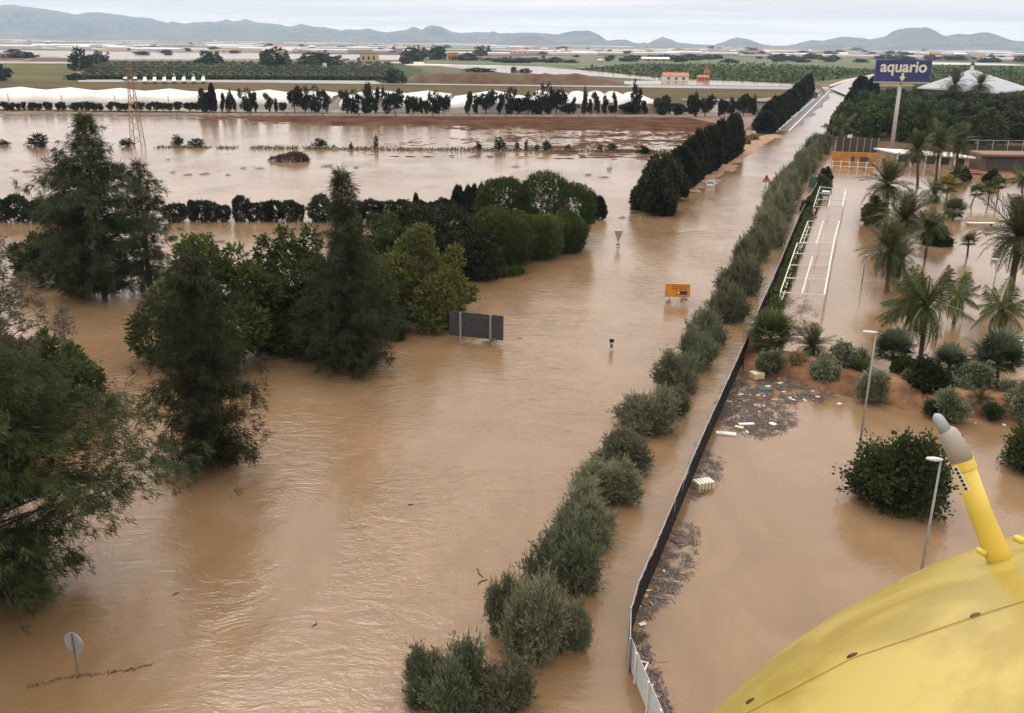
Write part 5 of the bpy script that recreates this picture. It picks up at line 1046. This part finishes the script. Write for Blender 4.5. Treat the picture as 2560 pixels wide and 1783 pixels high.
for R_i, P in enumerate(RAFT):
    xs = [p[0] for p in P]; ys = [p[1] for p in P]; pts = []; want = (15000, 1700, 2600, 1000, 2200)[R_i]
    while len(pts) < want:
        x, y = rng.uniform(min(xs) - 12, max(xs) + 12), rng.uniform(min(ys) - 8, max(ys) + 8); ex, ey = x + rng.normal() * 9, y + rng.normal() * 6
        if inpoly(ex, ey, P) and vnoise(x * .05, y * .09, 4, 3) + .35 * (vnoise(x * .22, y * .4, 9, 2) - .5) + .12 * rng.normal() > (.47, .52, .54, .53, .56)[R_i]: pts.append(at(x, y, .01 + rng.random() * .06))
    p = np.array(pts); d = rng.normal(size=p.shape); d[:, 2] = rng.normal(size=len(p)) * .10
    V = []; dn = unit(d); s_ = unit(np.cross(dn, np.array([0, 0, 1.0])) + rng.normal(size=p.shape) * .15); ln = (.025 + .07 * rng.random(len(p)) ** 2 + .40 * rng.random(len(p)) ** 14)[:, None]; wd = (.010 + .035 * rng.random(len(p)) ** 3)[:, None]
    V = np.stack([p - dn * ln - s_ * wd, p + dn * ln - s_ * wd, p + dn * ln + s_ * wd, p - dn * ln + s_ * wd], 1).reshape(-1, 3); V[:, 2] = np.maximum(V[:, 2], .005)
    struct('floating_litter', npmesh('floating_litter', V, np.arange(len(V)).reshape(-1, 4), [reedm], np.clip(rng.random(len(p)) ** 1.6, 0, 1)), 'stuff')
def item(name, label, cat, mesh, px, py, rz=0, scale=1, group=None, tilt=(0, 0), z=.02): return tag(obj(name, mesh, None, tuple(at(px, py, z)), (tilt[0], tilt[1], rz), scale), label, cat, group)
def rough_block(name, sx, sy, sz, mat, seed, n=3):
    r_ = np.random.default_rng(seed); b = MB(); k = n + 1
    for ax in range(3):
        for sg in (-1, 1):
            o = len(b.v); P = []
            for i in range(k):
                for j in range(k):
                    q = [0, 0, 0]; q[ax] = sg * .5; q[(ax + 1) % 3] = i / n - .5; q[(ax + 2) % 3] = j / n - .5
                    v_ = np.array(q) * np.array([sx, sy, sz]); v_ += (np.array([vnoise(v_[0] * 3 + 9, v_[1] * 3 + v_[2] * 5, seed + c_, 2) for c_ in range(3)]) - .5) * .22 * min(sx, sy, sz); P.append(v_)
            b.add(P, [((i * k + j), (i * k + j + 1), ((i + 1) * k + j + 1), ((i + 1) * k + j))[::sg] for i in range(n) for j in range(n)])
    return b.mesh(name, mat)
item('foam_box', 'big cream box on top of the litter raft below the bank', 'box', rough_block('foam_box', .95, .75, .5, creamm, 1), 1892, 938, .4, z=.3)
item('plastic_tub', 'green plastic tub beside the cream box', 'tub', MB().tube([(0, 0, 0), (0, 0, .22)], [.28, .36], 12).mesh('plastic_tub', greenp), 1922, 938, .3, tilt=(.3, .2))
item('tarpaulin', 'dark teal tarpaulin lying in the litter raft', 'tarpaulin', rough_block('tarpaulin', 1.0, .8, .1, tealm, 7, 5), 1912, 972, .2, z=.06)
item('yellow_board', 'small yellow board on the edge of the teal tarpaulin', 'board', rough_block('yellow_board', .42, .28, .06, yellp, 8), 1920, 966, .3, z=.14)
item('white_board', 'large white board floating nearest the black fence', 'board', rough_block('white_board', 1.35, .42, .10, foam, 9, 4), 1815, 1084, -.25, z=.05)
item('white_sheet', 'long white torn sheet in the near edge of the raft', 'sheet', rough_block('white_sheet', 1.1, .3, .07, foam, 10, 4), 1866, 1060, .1, z=.06)
item('cream_board', 'cream board beside the long white torn sheet', 'board', rough_block('cream_board', .6, .35, .07, creamm, 11), 1848, 1068, -.5, z=.05)
item('wooden_crate', 'slatted pale crate afloat against the black fence', 'crate', None, 0, 0) if False else None
t = thing('slatted_crate', 'pale slatted crate floating against the black fence', 'crate', tuple(at(1758, 1218)), .35)
for i in range(5): obj('slat', MB().box((-.44 + .22 * i, 0, .42), (.17, .7, .04)).mesh('slat', foam), t)
for i in range(5):
    for y_ in (-.36, .36): obj('side_slat', MB().box((-.44 + .22 * i, y_, .18), (.16, .04, .44)).mesh('side_slat', creamm), t)
for x_ in (-.56, .56): obj('end_panel', MB().box((x_, 0, .18), (.04, .68, .44)).mesh('end_panel', creamm), t)
t = thing('window_frame', 'small white picture-frame shape lying by the slatted fence', 'frame', tuple(at(1604, 1664, .05)), 1.2)
for c_, s_ in (((0, .2, 0), (.6, .08, .05)), ((0, -.2, 0), (.6, .08, .05)), ((.26, 0, 0), (.08, .32, .05)), ((-.26, 0, 0), (.08, .32, .05))): obj('bar', MB().box(c_, s_).mesh('bar', foam), t)
for i, (x, y, rz) in enumerate(((2120, 1216, -.7), (2134, 1227, -.8))): item('floating_plank', ('white box lid floating at the foot of the round-leaved bush', 'thin white stick floating beside the box lid at the bush')[i], ('lid', 'stick')[i], rough_block('floating_plank', (.42, .5)[i], (.3, .09)[i], .06, foam, 20 + i), x, y, rz, z=.05)
SCR = [rough_block('scrap', 1, .35, .25, mt, 30 + i) for i, mt in enumerate((foam, creamm, woodm, foam, concrete))]
sc = [(1852, 987), (1876, 987), (1895, 989), (1910, 990), (1938, 1000), (1960, 980), (1975, 995), (1990, 992), (1984, 1000), (2032, 978), (2045, 992), (1946, 1013), (1888, 1013), (1910, 1015), (1873, 1040), (1928, 1048), (1950, 958), (1965, 948), (1945, 946), (2035, 1000), (2012, 1000), (1824, 1004), (1860, 1002), (1932, 1060), (1898, 1030), (1868, 1080), (2098, 1010), (1808, 1068), (1770, 1160), (1745, 1150), (1660, 1428), (1668, 1452), (1690, 1454), (1622, 1476), (1612, 1512), (1630, 1510), (1600, 1516), (1703, 1432), (1606, 1560), (1642, 1742), (1648, 1756), (1632, 1712), (1615, 1490), (2296, 1020), (2438, 1058), (2510, 1062)]
for i, (x, y) in enumerate(sc):
    s_ = rng.uniform(.16, .5) * (.7 if y > 1300 else 1)
    item('scrap', '%s scrap afloat in the litter, %s counting from the bank to the slatted fence' % (('white', 'cream', 'brown', 'white', 'grey')[i % 5], ordn(i + 1)), 'scrap', SCR[i % 5], x, y, rng.random() * 3, (s_, s_ * rng.uniform(.7, 2.2), s_ * .6), 'pale scraps in the floating litter', z=.04)
# round-leaved bushes standing in the car park
put_broad('leafy_bush', 'big dark green leafy bush in front of the tall lamp', 2236, 1245, 1092, 258, lf_leafy, 6, 1900, 12, .22, .14, 1.0, .5, cat='bush', shell=.34, sprig=.95); put_broad('leafy_bush', 'dark leafy bush half cut by the picture edge', 2600, 1180, 1095, 185, lf_leafy, 6, 1500, 12, .22, .14, 1.0, .5, cat='bush', shell=.34, sprig=.95)

# ------------------------------------------------------------------ gate building, walls and the wood behind
rng = np.random.default_rng(1200)
def seg_wall(parent, nm, a, c_, z0, z1, mat, th=.3): a = np.asarray(a); c_ = np.asarray(c_); return obj(nm, MB().bar((a[0], a[1], (z0 + z1) / 2), (c_[0], c_[1], (z0 + z1) / 2), th, z1 - z0).mesh(nm, mat), parent)
a, c_ = at(2078, 410), at(2190, 414); z1 = hgt(a, 2078, 379)
t = thing('ochre_wall', 'low ochre wall with dark openings beside the white-roofed gate house', 'wall', (0, 0, 0)); seg_wall(t, 'wall', a, c_, -.5, z1, ochre, .4)
for u0, u1, m_ in ((.42, .50, darksteel), (.62, .80, darksteel)):
    p_, q_ = a + (c_ - a) * u0, a + (c_ - a) * u1; p_ = p_ - (0, .24, 0); q_ = q_ - (0, .24, 0); seg_wall(t, 'opening', p_, q_, .5, z1 - .9, m_, .06)
t = thing('railing', 'thin white railing in front of the ochre wall', 'railing', (0, 0, 0)); a2, c2 = at(2080, 419), at(2186, 424)
for z in (.35, 1.3): seg_wall(t, 'rail', a2, c2, z, z + .1, white_paint, .08)
for i in range(6): q_ = a2 + (c2 - a2) * i / 5; obj('post', MB().box((q_[0], q_[1], .4), (.16, .16, 2.4)).mesh('post', white_paint), t)
a, c_ = at(2086, 396), at(2190, 398); z1 = hgt(a, 2090, 344)
t = thing('dark_screen', 'dark netting screen behind the ochre wall', 'screen', (0, 0, 0)); seg_wall(t, 'netting', a, c_, 0, z1, basic('netting_brown', (.055, .042, .034), .9), .08)
for i in range(7): q_ = a + (c_ - a) * i / 6; obj('post', MB().box((q_[0], q_[1] - .1, z1 / 2), (.15, .1, z1 + .3)).mesh('post', greypole), t)
# gate house
nl, fl = at(2232, 412), at(2192, 402); zt = hgt(nl, 2232, 384); zf = hgt(fl, 2192, 360)
t = thing('gate_house', 'beige gate house with a flat white roof behind the three date palms', 'building', (0, 0, 0)); nr = at(2420, 424); fr = nr + (fl - nl)
b = MB().add([nl, fl, fr, nr, nl + (0, 0, zt), fl + (0, 0, zt), fr + (0, 0, zt), nr + (0, 0, zt)], [(0, 1, 5, 4), (1, 2, 6, 5), (2, 3, 7, 6), (3, 0, 4, 7), (4, 5, 6, 7)]); obj('wall', b.mesh('wall', beige), t)
e1 = unit((nl - fl)[None])[0] * 1.2; e2 = unit((nr - nl)[None])[0] * .5
roofp = [nl + e1 - e2, nr + e1 + e2, fr - e1 + e2, fl - e1 - e2]; obj('roof', MB().add([p_ + (0, 0, zt + .02) for p_ in roofp] + [p_ + (0, 0, zt + .32) for p_ in roofp], [(3, 2, 1, 0), (4, 5, 6, 7), (0, 1, 5, 4), (1, 2, 6, 5), (2, 3, 7, 6), (3, 0, 4, 7)]).mesh('roof', roofwhite), t)
for i in range(5):
    p_ = nl + (nr - nl) * (.05 + .19 * i); q_ = nl + (nr - nl) * (.17 + .19 * i); n_ = unit((nl - fl)[None])[0] * .12; seg_wall(t, 'window', p_ + n_, q_ + n_, zt * .3, zt * .88, glassd, .1)
    r_ = nl + (nr - nl) * (.02 + .19 * i) + e1 * .8; obj('post', MB().box((r_[0], r_[1], zt / 2 - .3), (.22, .22, zt + .6)).mesh('post', white_paint), t)
# low brown building and court fence at the right
a, c_ = at(2432, 422), at(2700, 426); z1 = hgt(a, 2440, 372)
t = thing('brown_building', 'low brown building with dark windows at the far side of the garden', 'building', (0, 0, 0)); seg_wall(t, 'wall', a, c_, -.3, z1 * .72, basic('brown_render', (.12, .082, .055), .9), 6); seg_wall(t, 'roof', a - (0, .6, 0), c_ - (0, .6, 0), z1 * .74, z1 * .84, basic('brown_tiles', (.17, .11, .075), .9), 7.6)
for u0, u1 in ((.06, .13), (.16, .30), (.36, .48), (.55, .7)): p_, q_ = a + (c_ - a) * u0 - (0, 3.1, 0), a + (c_ - a) * u1 - (0, 3.1, 0); seg_wall(t, 'window', p_, q_, .3, z1 * .6, darksteel, .1)
a, c_ = at(2400, 398, .2), at(2700, 400, .2); z1 = hgt(a, 2420, 352)
t = thing('court_fence', 'tall dark mesh court fence in front of the wood', 'fence', (0, 0, 0)); seg_wall(t, 'netting', a, c_, .2, z1 * .75, basic('netting_dark', (.04, .034, .03), .9), .06); seg_wall(t, 'rail', a, c_, z1, z1 + .12, greypole, .1)
for i in range(9): q_ = a + (c_ - a) * i / 8; obj('post', MB().box((q_[0], q_[1] - .1, z1 / 2), (.16, .14, z1)).mesh('post', greypole), t)
# rounded pile of red boats / slides
for i, (x, y, w_) in enumerate(((2425, 432, 40), (2440, 436, 30), (2510, 452, 44), (2528, 456, 26))): item('red_hull', 'reddish overturned hull by the far garden building, %s counting towards the edge' % ordn(i + 1), 'boat', MB().tube([(-.5, 0, .1), (-.3, 0, .14), (.3, 0, .14), (.5, 0, .1)], [.03, .12, .12, .03], 8).mesh('red_hull', basic('dull_red', (.20, .06, .045), .6)), x, y, -.25, (w_ * .1, w_ * .1, w_ * .06), 'reddish hulls in the far garden', z=.0)
t = thing('garden_bench', 'white slab bench standing in the flooded garden', 'bench', tuple(at(2450, 563))); obj('seat', MB().box((0, 0, .35), (4.0, .8, .12)).mesh('seat', foam), t); obj('backrest', MB().box((0, .6, .75), (4.0, .12, .4)).mesh('backrest', woodm), t)
for x_ in (-1.7, 1.7): obj('leg', MB().box((x_, 0, -.1), (.2, .7, .78)).mesh('leg', woodm), t)
# path through the wood
field('path', [(2106, 378), (2142, 378), (2128, 352), (2136, 320), (2126, 300), (2148, 270), (2140, 268), (2118, 298), (2122, 330), (2116, 352)], basic('gravel_path', (.34, .30, .26), .9, .2, .5), .26)

# the pale pavilion
b_ = at(2482, 272, .2); ze = hgt(b_, 2485, 226); za_ = hgt(b_, 2478, 178); s_ = mpp(b_); hw = 148 * s_
t = thing('pavilion', 'grey-blue pavilion with a wide pyramid roof rising over the wood', 'building', (float(b_[0]), float(b_[1]), .2)); ap = np.array([-2 * s_, hw * .95, za_]); co = [np.array(q_) for q_ in ((-hw, hw * .75, ze), (2 * s_, 0, ze - .8), (hw, hw * .8, ze), (0, hw * 2, ze))]
for i in range(4):
    p_, q_ = co[i], co[(i + 1) % 4]; obj('roof_slope', MB().plate([p_, q_, ap], .25).mesh('roof_slope', basic('pavilion_roof', (.27, .30, .32), .55, .08, .2)), t); obj('eave', MB().bar(p_ - (0, 0, .35), q_ - (0, 0, .35), .4, .6).mesh('eave', roofwhite), t)
    i_ = lambda v_: np.array([v_[0] * .93, (v_[1] - hw) * .93 + hw, 0]); pw, qw = i_(p_), i_(q_); obj('wall', MB().add([pw, qw, qw + (0, 0, q_[2] - .4), pw + (0, 0, p_[2] - .4)], [(0, 1, 2, 3)]).mesh('wall', basic('pavilion_wall', (.10, .115, .13), .6)), t)
obj('finial', MB().tube([ap - (0, 0, 1), ap + (0, 0, 1.6)], [.9, .8], 8).tube([ap + (0, 0, 1.7), ap + (0, 0, 3.6)], [1.3, .1], 8, mi=1).mesh('finial', roofwhite, darksteel), t)
b_ = at(2540, 305, .2); ze = hgt(b_, 2540, 285); za_ = hgt(b_, 2538, 262); s_ = mpp(b_); hw = 34 * s_; t = thing('thatched_hut', 'small hip-roofed hut with pale ridges at the edge of the wood', 'hut', (float(b_[0]), float(b_[1]), .2)); ap = np.array([0, hw, za_]); co = [np.array(q_) for q_ in ((-hw, 0, ze), (hw, 0, ze), (hw, 2 * hw, ze), (-hw, 2 * hw, ze))]
for i in range(4):
    obj('roof_slope', MB().plate([co[i], co[(i + 1) % 4], ap], .2).mesh('roof_slope', basic('hut_roof', (.10, .10, .075), .9)), t); obj('ridge', MB().bar(co[i] + (0, 0, .15), ap + (0, 0, .15), .35).mesh('ridge', concrete), t); obj('post', MB().bar(co[i] * .93 - (0, 0, ze), co[i] * .93, .3).mesh('post', woodm), t)

# the wood: one tree after another
WD = [crown('crown', dome(.5, 1, 10, 5, .5), 520, 6, .10, .055, mt, .8, .3, .2, zmin=.05, jit=.03) for mt in (lf_dark, lf_broad, lf_wood, lf_hedge)]
WTR = MB().tube([(0, 0, -.05), (.02, 0, .5)], [.03, .02], 5).mesh('trunk', barkdark)
wood = []
for row, (y0, x0, hp) in enumerate(((352, 2112, 70), (338, 2110, 66), (322, 2112, 60), (306, 2118, 54), (290, 2126, 48), (276, 2136, 42), (262, 2146, 36), (248, 2154, 30))):
    x = x0 + rng.uniform(0, 20)
    while x < 2640:
        wood.append((x + rng.normal() * 6, y0 + rng.normal() * 4, rng.uniform(58, 90) * (y0 / 330) ** 1.0, y0 - hp * rng.uniform(.8, 1.12))); x += rng.uniform(44, 66) * (y0 / 330)
wood = [q_ for q_ in wood if not (2340 < q_[0] and q_[1] < 262) and not (2100 < q_[0] < 2215 and q_[1] > 345) and not (2200 < q_[0] < 2260 and q_[1] > 350)]
for i, (x, y, wp, ty) in enumerate(sorted(wood)):
    b_ = at(x, y, .2); s_ = mpp(b_); H = hgt(b_, x, ty) - .2
    plant('wood_tree', 'dark evergreen tree in the wood around the sign, %s counting outward from the road' % ordn(i + 1), 'tree', WTR, WD[int(rng.integers(4))], b_, rng.random() * 6, (wp * s_, wp * s_, H), 'trees of the wood behind the sign')
for i, (x, y, wp, ty) in enumerate(((2150, 246, 34, 190), (2176, 252, 30, 200), (2128, 268, 24, 226), (2120, 290, 24, 238))): cypress('pointed dark fir at the road edge of the wood, %s from the far end' % ordn(i + 1), x, y, wp, ty, i, 'firs at the edge of the wood', 'fir_tree')
for i in range(26):
    u = i / 25; x = np.interp(u, [0, .5, 1], [2072, 2098, 2140]); y = np.interp(u, [0, .5, 1], [352, 290, 226]); b_ = at(x, y, .1); s_ = mpp(b_); H = rng.uniform(1.4, 3)
    plant('verge_bush', 'low bush on the wood side of the flooded road, %s from the gate' % ordn(i + 1), 'bush', HT, HB[i % 4], b_, rng.random() * 6, (rng.uniform(16, 28) * s_, rng.uniform(16, 28) * s_, H), 'bushes along the road verge of the wood')

# the tall blue sign
b_ = at(2228, 378, .2); z1 = hgt(b_, 2255, 150); z0 = hgt(b_, 2255, 204); s_ = mpp(b_); Wd = 131 * s_; d = ray(2255, 178); k_ = math.hypot(b_[0], b_[1]) / math.hypot(d[0], d[1]); lx = d[0] * k_ - b_[0]
t = thing('billboard', 'tall blue sign reading aquario with a down arrow, on one pole', 'sign', tuple(b_), -.06)
obj('pole', MB().tube([(0, 0, -.3), (lx * .5, 0, z0 * .5), (lx, 0, z0 + .2)], [.5, .46, .42], 12).mesh('pole', basic('pole_grey', (.36, .36, .35), .5), smooth=True), t)
hb = z1 - z0; yb = -.5
bd = obj('board', MB().box((lx, yb, (z0 + z1) / 2 - .2), (Wd, .7, hb)).mesh('board', bluep), t); obj('bottom_trim', MB().box((lx, yb - .02, z0 - .42), (Wd * 1.01, .8, .3)).mesh('bottom_trim', concrete), t)
def text_mesh(body, size, mat, off=.0):
    cu = bpy.data.curves.new('text', 'FONT'); cu.body = body; cu.size = size; cu.extrude = .06; cu.offset = off; cu.align_x = 'CENTER'; cu.align_y = 'CENTER'
    o = bpy.data.objects.new('text', cu); COL.objects.link(o); bpy.context.view_layer.update(); me = bpy.data.meshes.new_from_object(o.evaluated_get(bpy.context.evaluated_depsgraph_get())); bpy.data.objects.remove(o); me.materials.clear(); me.materials.append(mat); return me
tm = text_mesh('aquario', 1.0, letterm, .022); xs = [v.co.x for v in tm.vertices]; ws = max(xs) - min(xs)
k_ = Wd * .84 / ws; obj('lettering', tm, bd, (lx, yb - .42, z0 + hb * .63), (math.pi / 2, 0, 0), (k_, k_ * 1.0, 1))
ar = [(-.28, .9), (.28, .9), (.28, .1), (.85, .1), (0, -.95), (-.85, .1), (-.28, .1)]; b = MB(); zc_ = z0 + hb * .17; P = [(lx + x_ * .95, yb - .36, zc_ + y_ * 1.05) for x_, y_ in ar]; P2 = [(p_[0], p_[1] - .1, p_[2]) for p_ in P]
b.add(P + P2, [tuple(reversed(range(7, 14))), tuple(range(7))] + [(i, (i + 1) % 7, 7 + (i + 1) % 7, 7 + i) for i in range(7)]); obj('arrow', b.mesh('arrow', letterm), bd)
for x_ in (-.33, .33): obj('brace', MB().bar((lx + Wd * x_, yb + .6, z0), (lx + Wd * x_, yb + .6, z1 - .4), .2).mesh('brace', galv), t)

# ------------------------------------------------------------------ the nose of the helicopter
sil = [(1771, 1783), (1832, 1735), (1896, 1681), (1974, 1612), (2072, 1544), (2170, 1490), (2239, 1451), (2302, 1421), (2386, 1387), (2459, 1362), (2560, 1333)]
U = unit(np.array([ray(x, y) for x, y in sil])); sol, *_ = np.linalg.lstsq(U, np.ones(len(U)), rcond=None)
ch = sol / np.linalg.norm(sol); ca = 1 / np.linalg.norm(sol); al = math.acos(ca); NR = 2.0; ND = NR / math.sin(al); NC = CAM + ch * ND
print('nose', ch, math.degrees(al), ND)
def on_nose(px, py, lift=0.0):
    d = ray(px, py); d = d / np.linalg.norm(d); oc = CAM - NC; bq = np.dot(oc, d); cc = np.dot(oc, oc) - (NR + lift) ** 2; ds = bq * bq - cc
    return CAM + d * (-bq - math.sqrt(max(ds, 0)))
yel = bpy.data.materials.new('yellow_paint'); yel.use_nodes = True; tt = yel.node_tree; bb = tt.nodes['Principled BSDF']; gg = N(tt, 'ShaderNodeTexCoord'); n1 = N(tt, 'ShaderNodeTexNoise', inp={'Scale': 1.7, 'Detail': 6, 'Roughness': .6, 'Distortion': 1.5}); tt.links.new(gg.outputs['Object'], n1.inputs['Vector'])
rp = N(tt, 'ShaderNodeValToRGB'); rp.color_ramp.elements[0].position = .42; rp.color_ramp.elements[0].color = (.285, .212, .034, 1); rp.color_ramp.elements[1].position = .56; rp.color_ramp.elements[1].color = (.395, .305, .066, 1); tt.links.new(n1.outputs[0], rp.inputs[0]); tt.links.new(rp.outputs[0], bb.inputs['Base Color']); bb.inputs['Roughness'].default_value = .32; bb.inputs['Coat Weight'].default_value = .15; bb.inputs['Coat Roughness'].default_value = .3  # mottling paints reflections, with some smudged dirt, into the yellow base colour
t = thing('helicopter', 'yellow helicopter nose with a yellow and grey probe in the corner', 'helicopter', tuple(NC))
nu, nv = 96, 64; V = []; F_ = []
zax = -ch; xax = np.cross(zax, (0, 0, 1)); xax /= np.linalg.norm(xax); yax = np.cross(zax, xax)
for j in range(nv + 1):
    th = math.pi * j / nv
    for i in range(nu): ph = 2 * math.pi * i / nu; V.append((xax * math.cos(ph) + yax * math.sin(ph)) * math.sin(th) * NR + zax * math.cos(th) * NR)
for j in range(nv): F_ += [(j * nu + i, (j + 1) * nu + i, (j + 1) * nu + (i + 1) % nu, j * nu + (i + 1) % nu) for i in range(nu)]
nose = obj('nose_cowl', npmesh('nose_cowl', V, F_, [yel], smooth=True), t)
seam = [on_nose(x, y, .001) - NC for x, y in zip(np.linspace(1830, 2600, 30), np.interp(np.linspace(1830, 2600, 30), [1830, 1866, 2130, 2440, 2600], [1798, 1783, 1645, 1540, 1490]))]
obj('panel_seam', MB().tube(seam, .0008, 6).mesh('panel_seam', basic('seam_dark', (.26, .19, .035), .6), smooth=True), t)
latchm = basic('latch_dark', (.07, .055, .035), .5)
for x, y, dx, dy in ((1875, 1752, 20, -13), (2130, 1638, 26, -11), (2438, 1538, 26, -9)):
    a, c_ = on_nose(x - dx * .5, y - dy * .5, .001) - NC, on_nose(x + dx * .5, y + dy * .5, .001) - NC; obj('latch', MB().tube([a, a * .7 + c_ * .3, a * .3 + c_ * .7, c_], [.0015, .0045, .0045, .0015], 8).mesh('latch', latchm, smooth=True), t)
dep = float(np.dot(on_nose(2490, 1400) - CAM, FW))
def dpt(px, py, k=1.0): d = ray(px, py); return CAM + d / np.dot(d, FW) * dep * k - NC
r_ = lambda px: px * dep / PF / 2
obj('probe_tube', MB().tube([dpt(2520, 1440), dpt(2490, 1378), dpt(2450, 1280), dpt(2408, 1160)], [r_(66), r_(60), r_(55), r_(52)], 24).mesh('probe_tube', basic('probe_yellow', (.54, .40, .065), .4, .04, 8), smooth=True), t)
obj('probe_collar', MB().tube([dpt(2413, 1172), dpt(2405, 1150)], [r_(57), r_(57)], 24).mesh('probe_collar', MAT['probe_yellow'], smooth=False), t)
obj('probe_sleeve', MB().tube([dpt(2407, 1157), dpt(2380, 1100), dpt(2370, 1082), dpt(2364, 1074)], [r_(55), r_(53), r_(46), r_(32)], 24).mesh('probe_sleeve', basic('probe_grey', (.25, .235, .21), .45, .08, 8), smooth=True), t)
obj('probe_tip', MB().tube([dpt(2366, 1080), dpt(2347, 1050), dpt(2341, 1040), dpt(2337, 1035)], [r_(31), r_(28), r_(22), r_(6)], 20).mesh('probe_tip', basic('probe_steel', (.25, .27, .31), .4, .06, 8), smooth=True), t)
obj('knob', MB().tube([dpt(2398, 1094, .995), dpt(2406, 1090, .995)], [r_(9), r_(9)], 10).mesh('knob', blackm), t)
# placard on the flank of the probe
pa, pc, w_ = dpt(2380, 1168, .985), dpt(2412, 1232, .985), dpt(2392, 1164, .978) - dpt(2380, 1168, .985)
pb = pa + w_; pd = pc + w_; obj('placard', MB().plate([pa, pc, pd, pb], .0015).mesh('placard', foam), t)
for i in range(6):
    u0 = .08 + .15 * i; q0 = pa + (pc - pa) * u0 + w_ * .25; q1 = pa + (pc - pa) * (u0 + .09) + w_ * .25; n_ = unit((CAM - NC - pa)[None])[0] * .0012; obj('placard_mark', MB().plate([q0 + n_, q1 + n_, q1 + n_ + w_ * .5, q0 + n_ + w_ * .5], .0006).mesh('placard_mark', blackm), t)
for x, y in ((2455, 1366), (2548, 1336)): p_ = dpt(x, y + 13); obj('bracket', MB().tube([p_ - xax * .014, p_ - xax * .008, p_ + xax * .008, p_ + xax * .014], [.004, .0085, .0085, .004], 12).mesh('bracket', MAT['probe_yellow'], smooth=True), t)
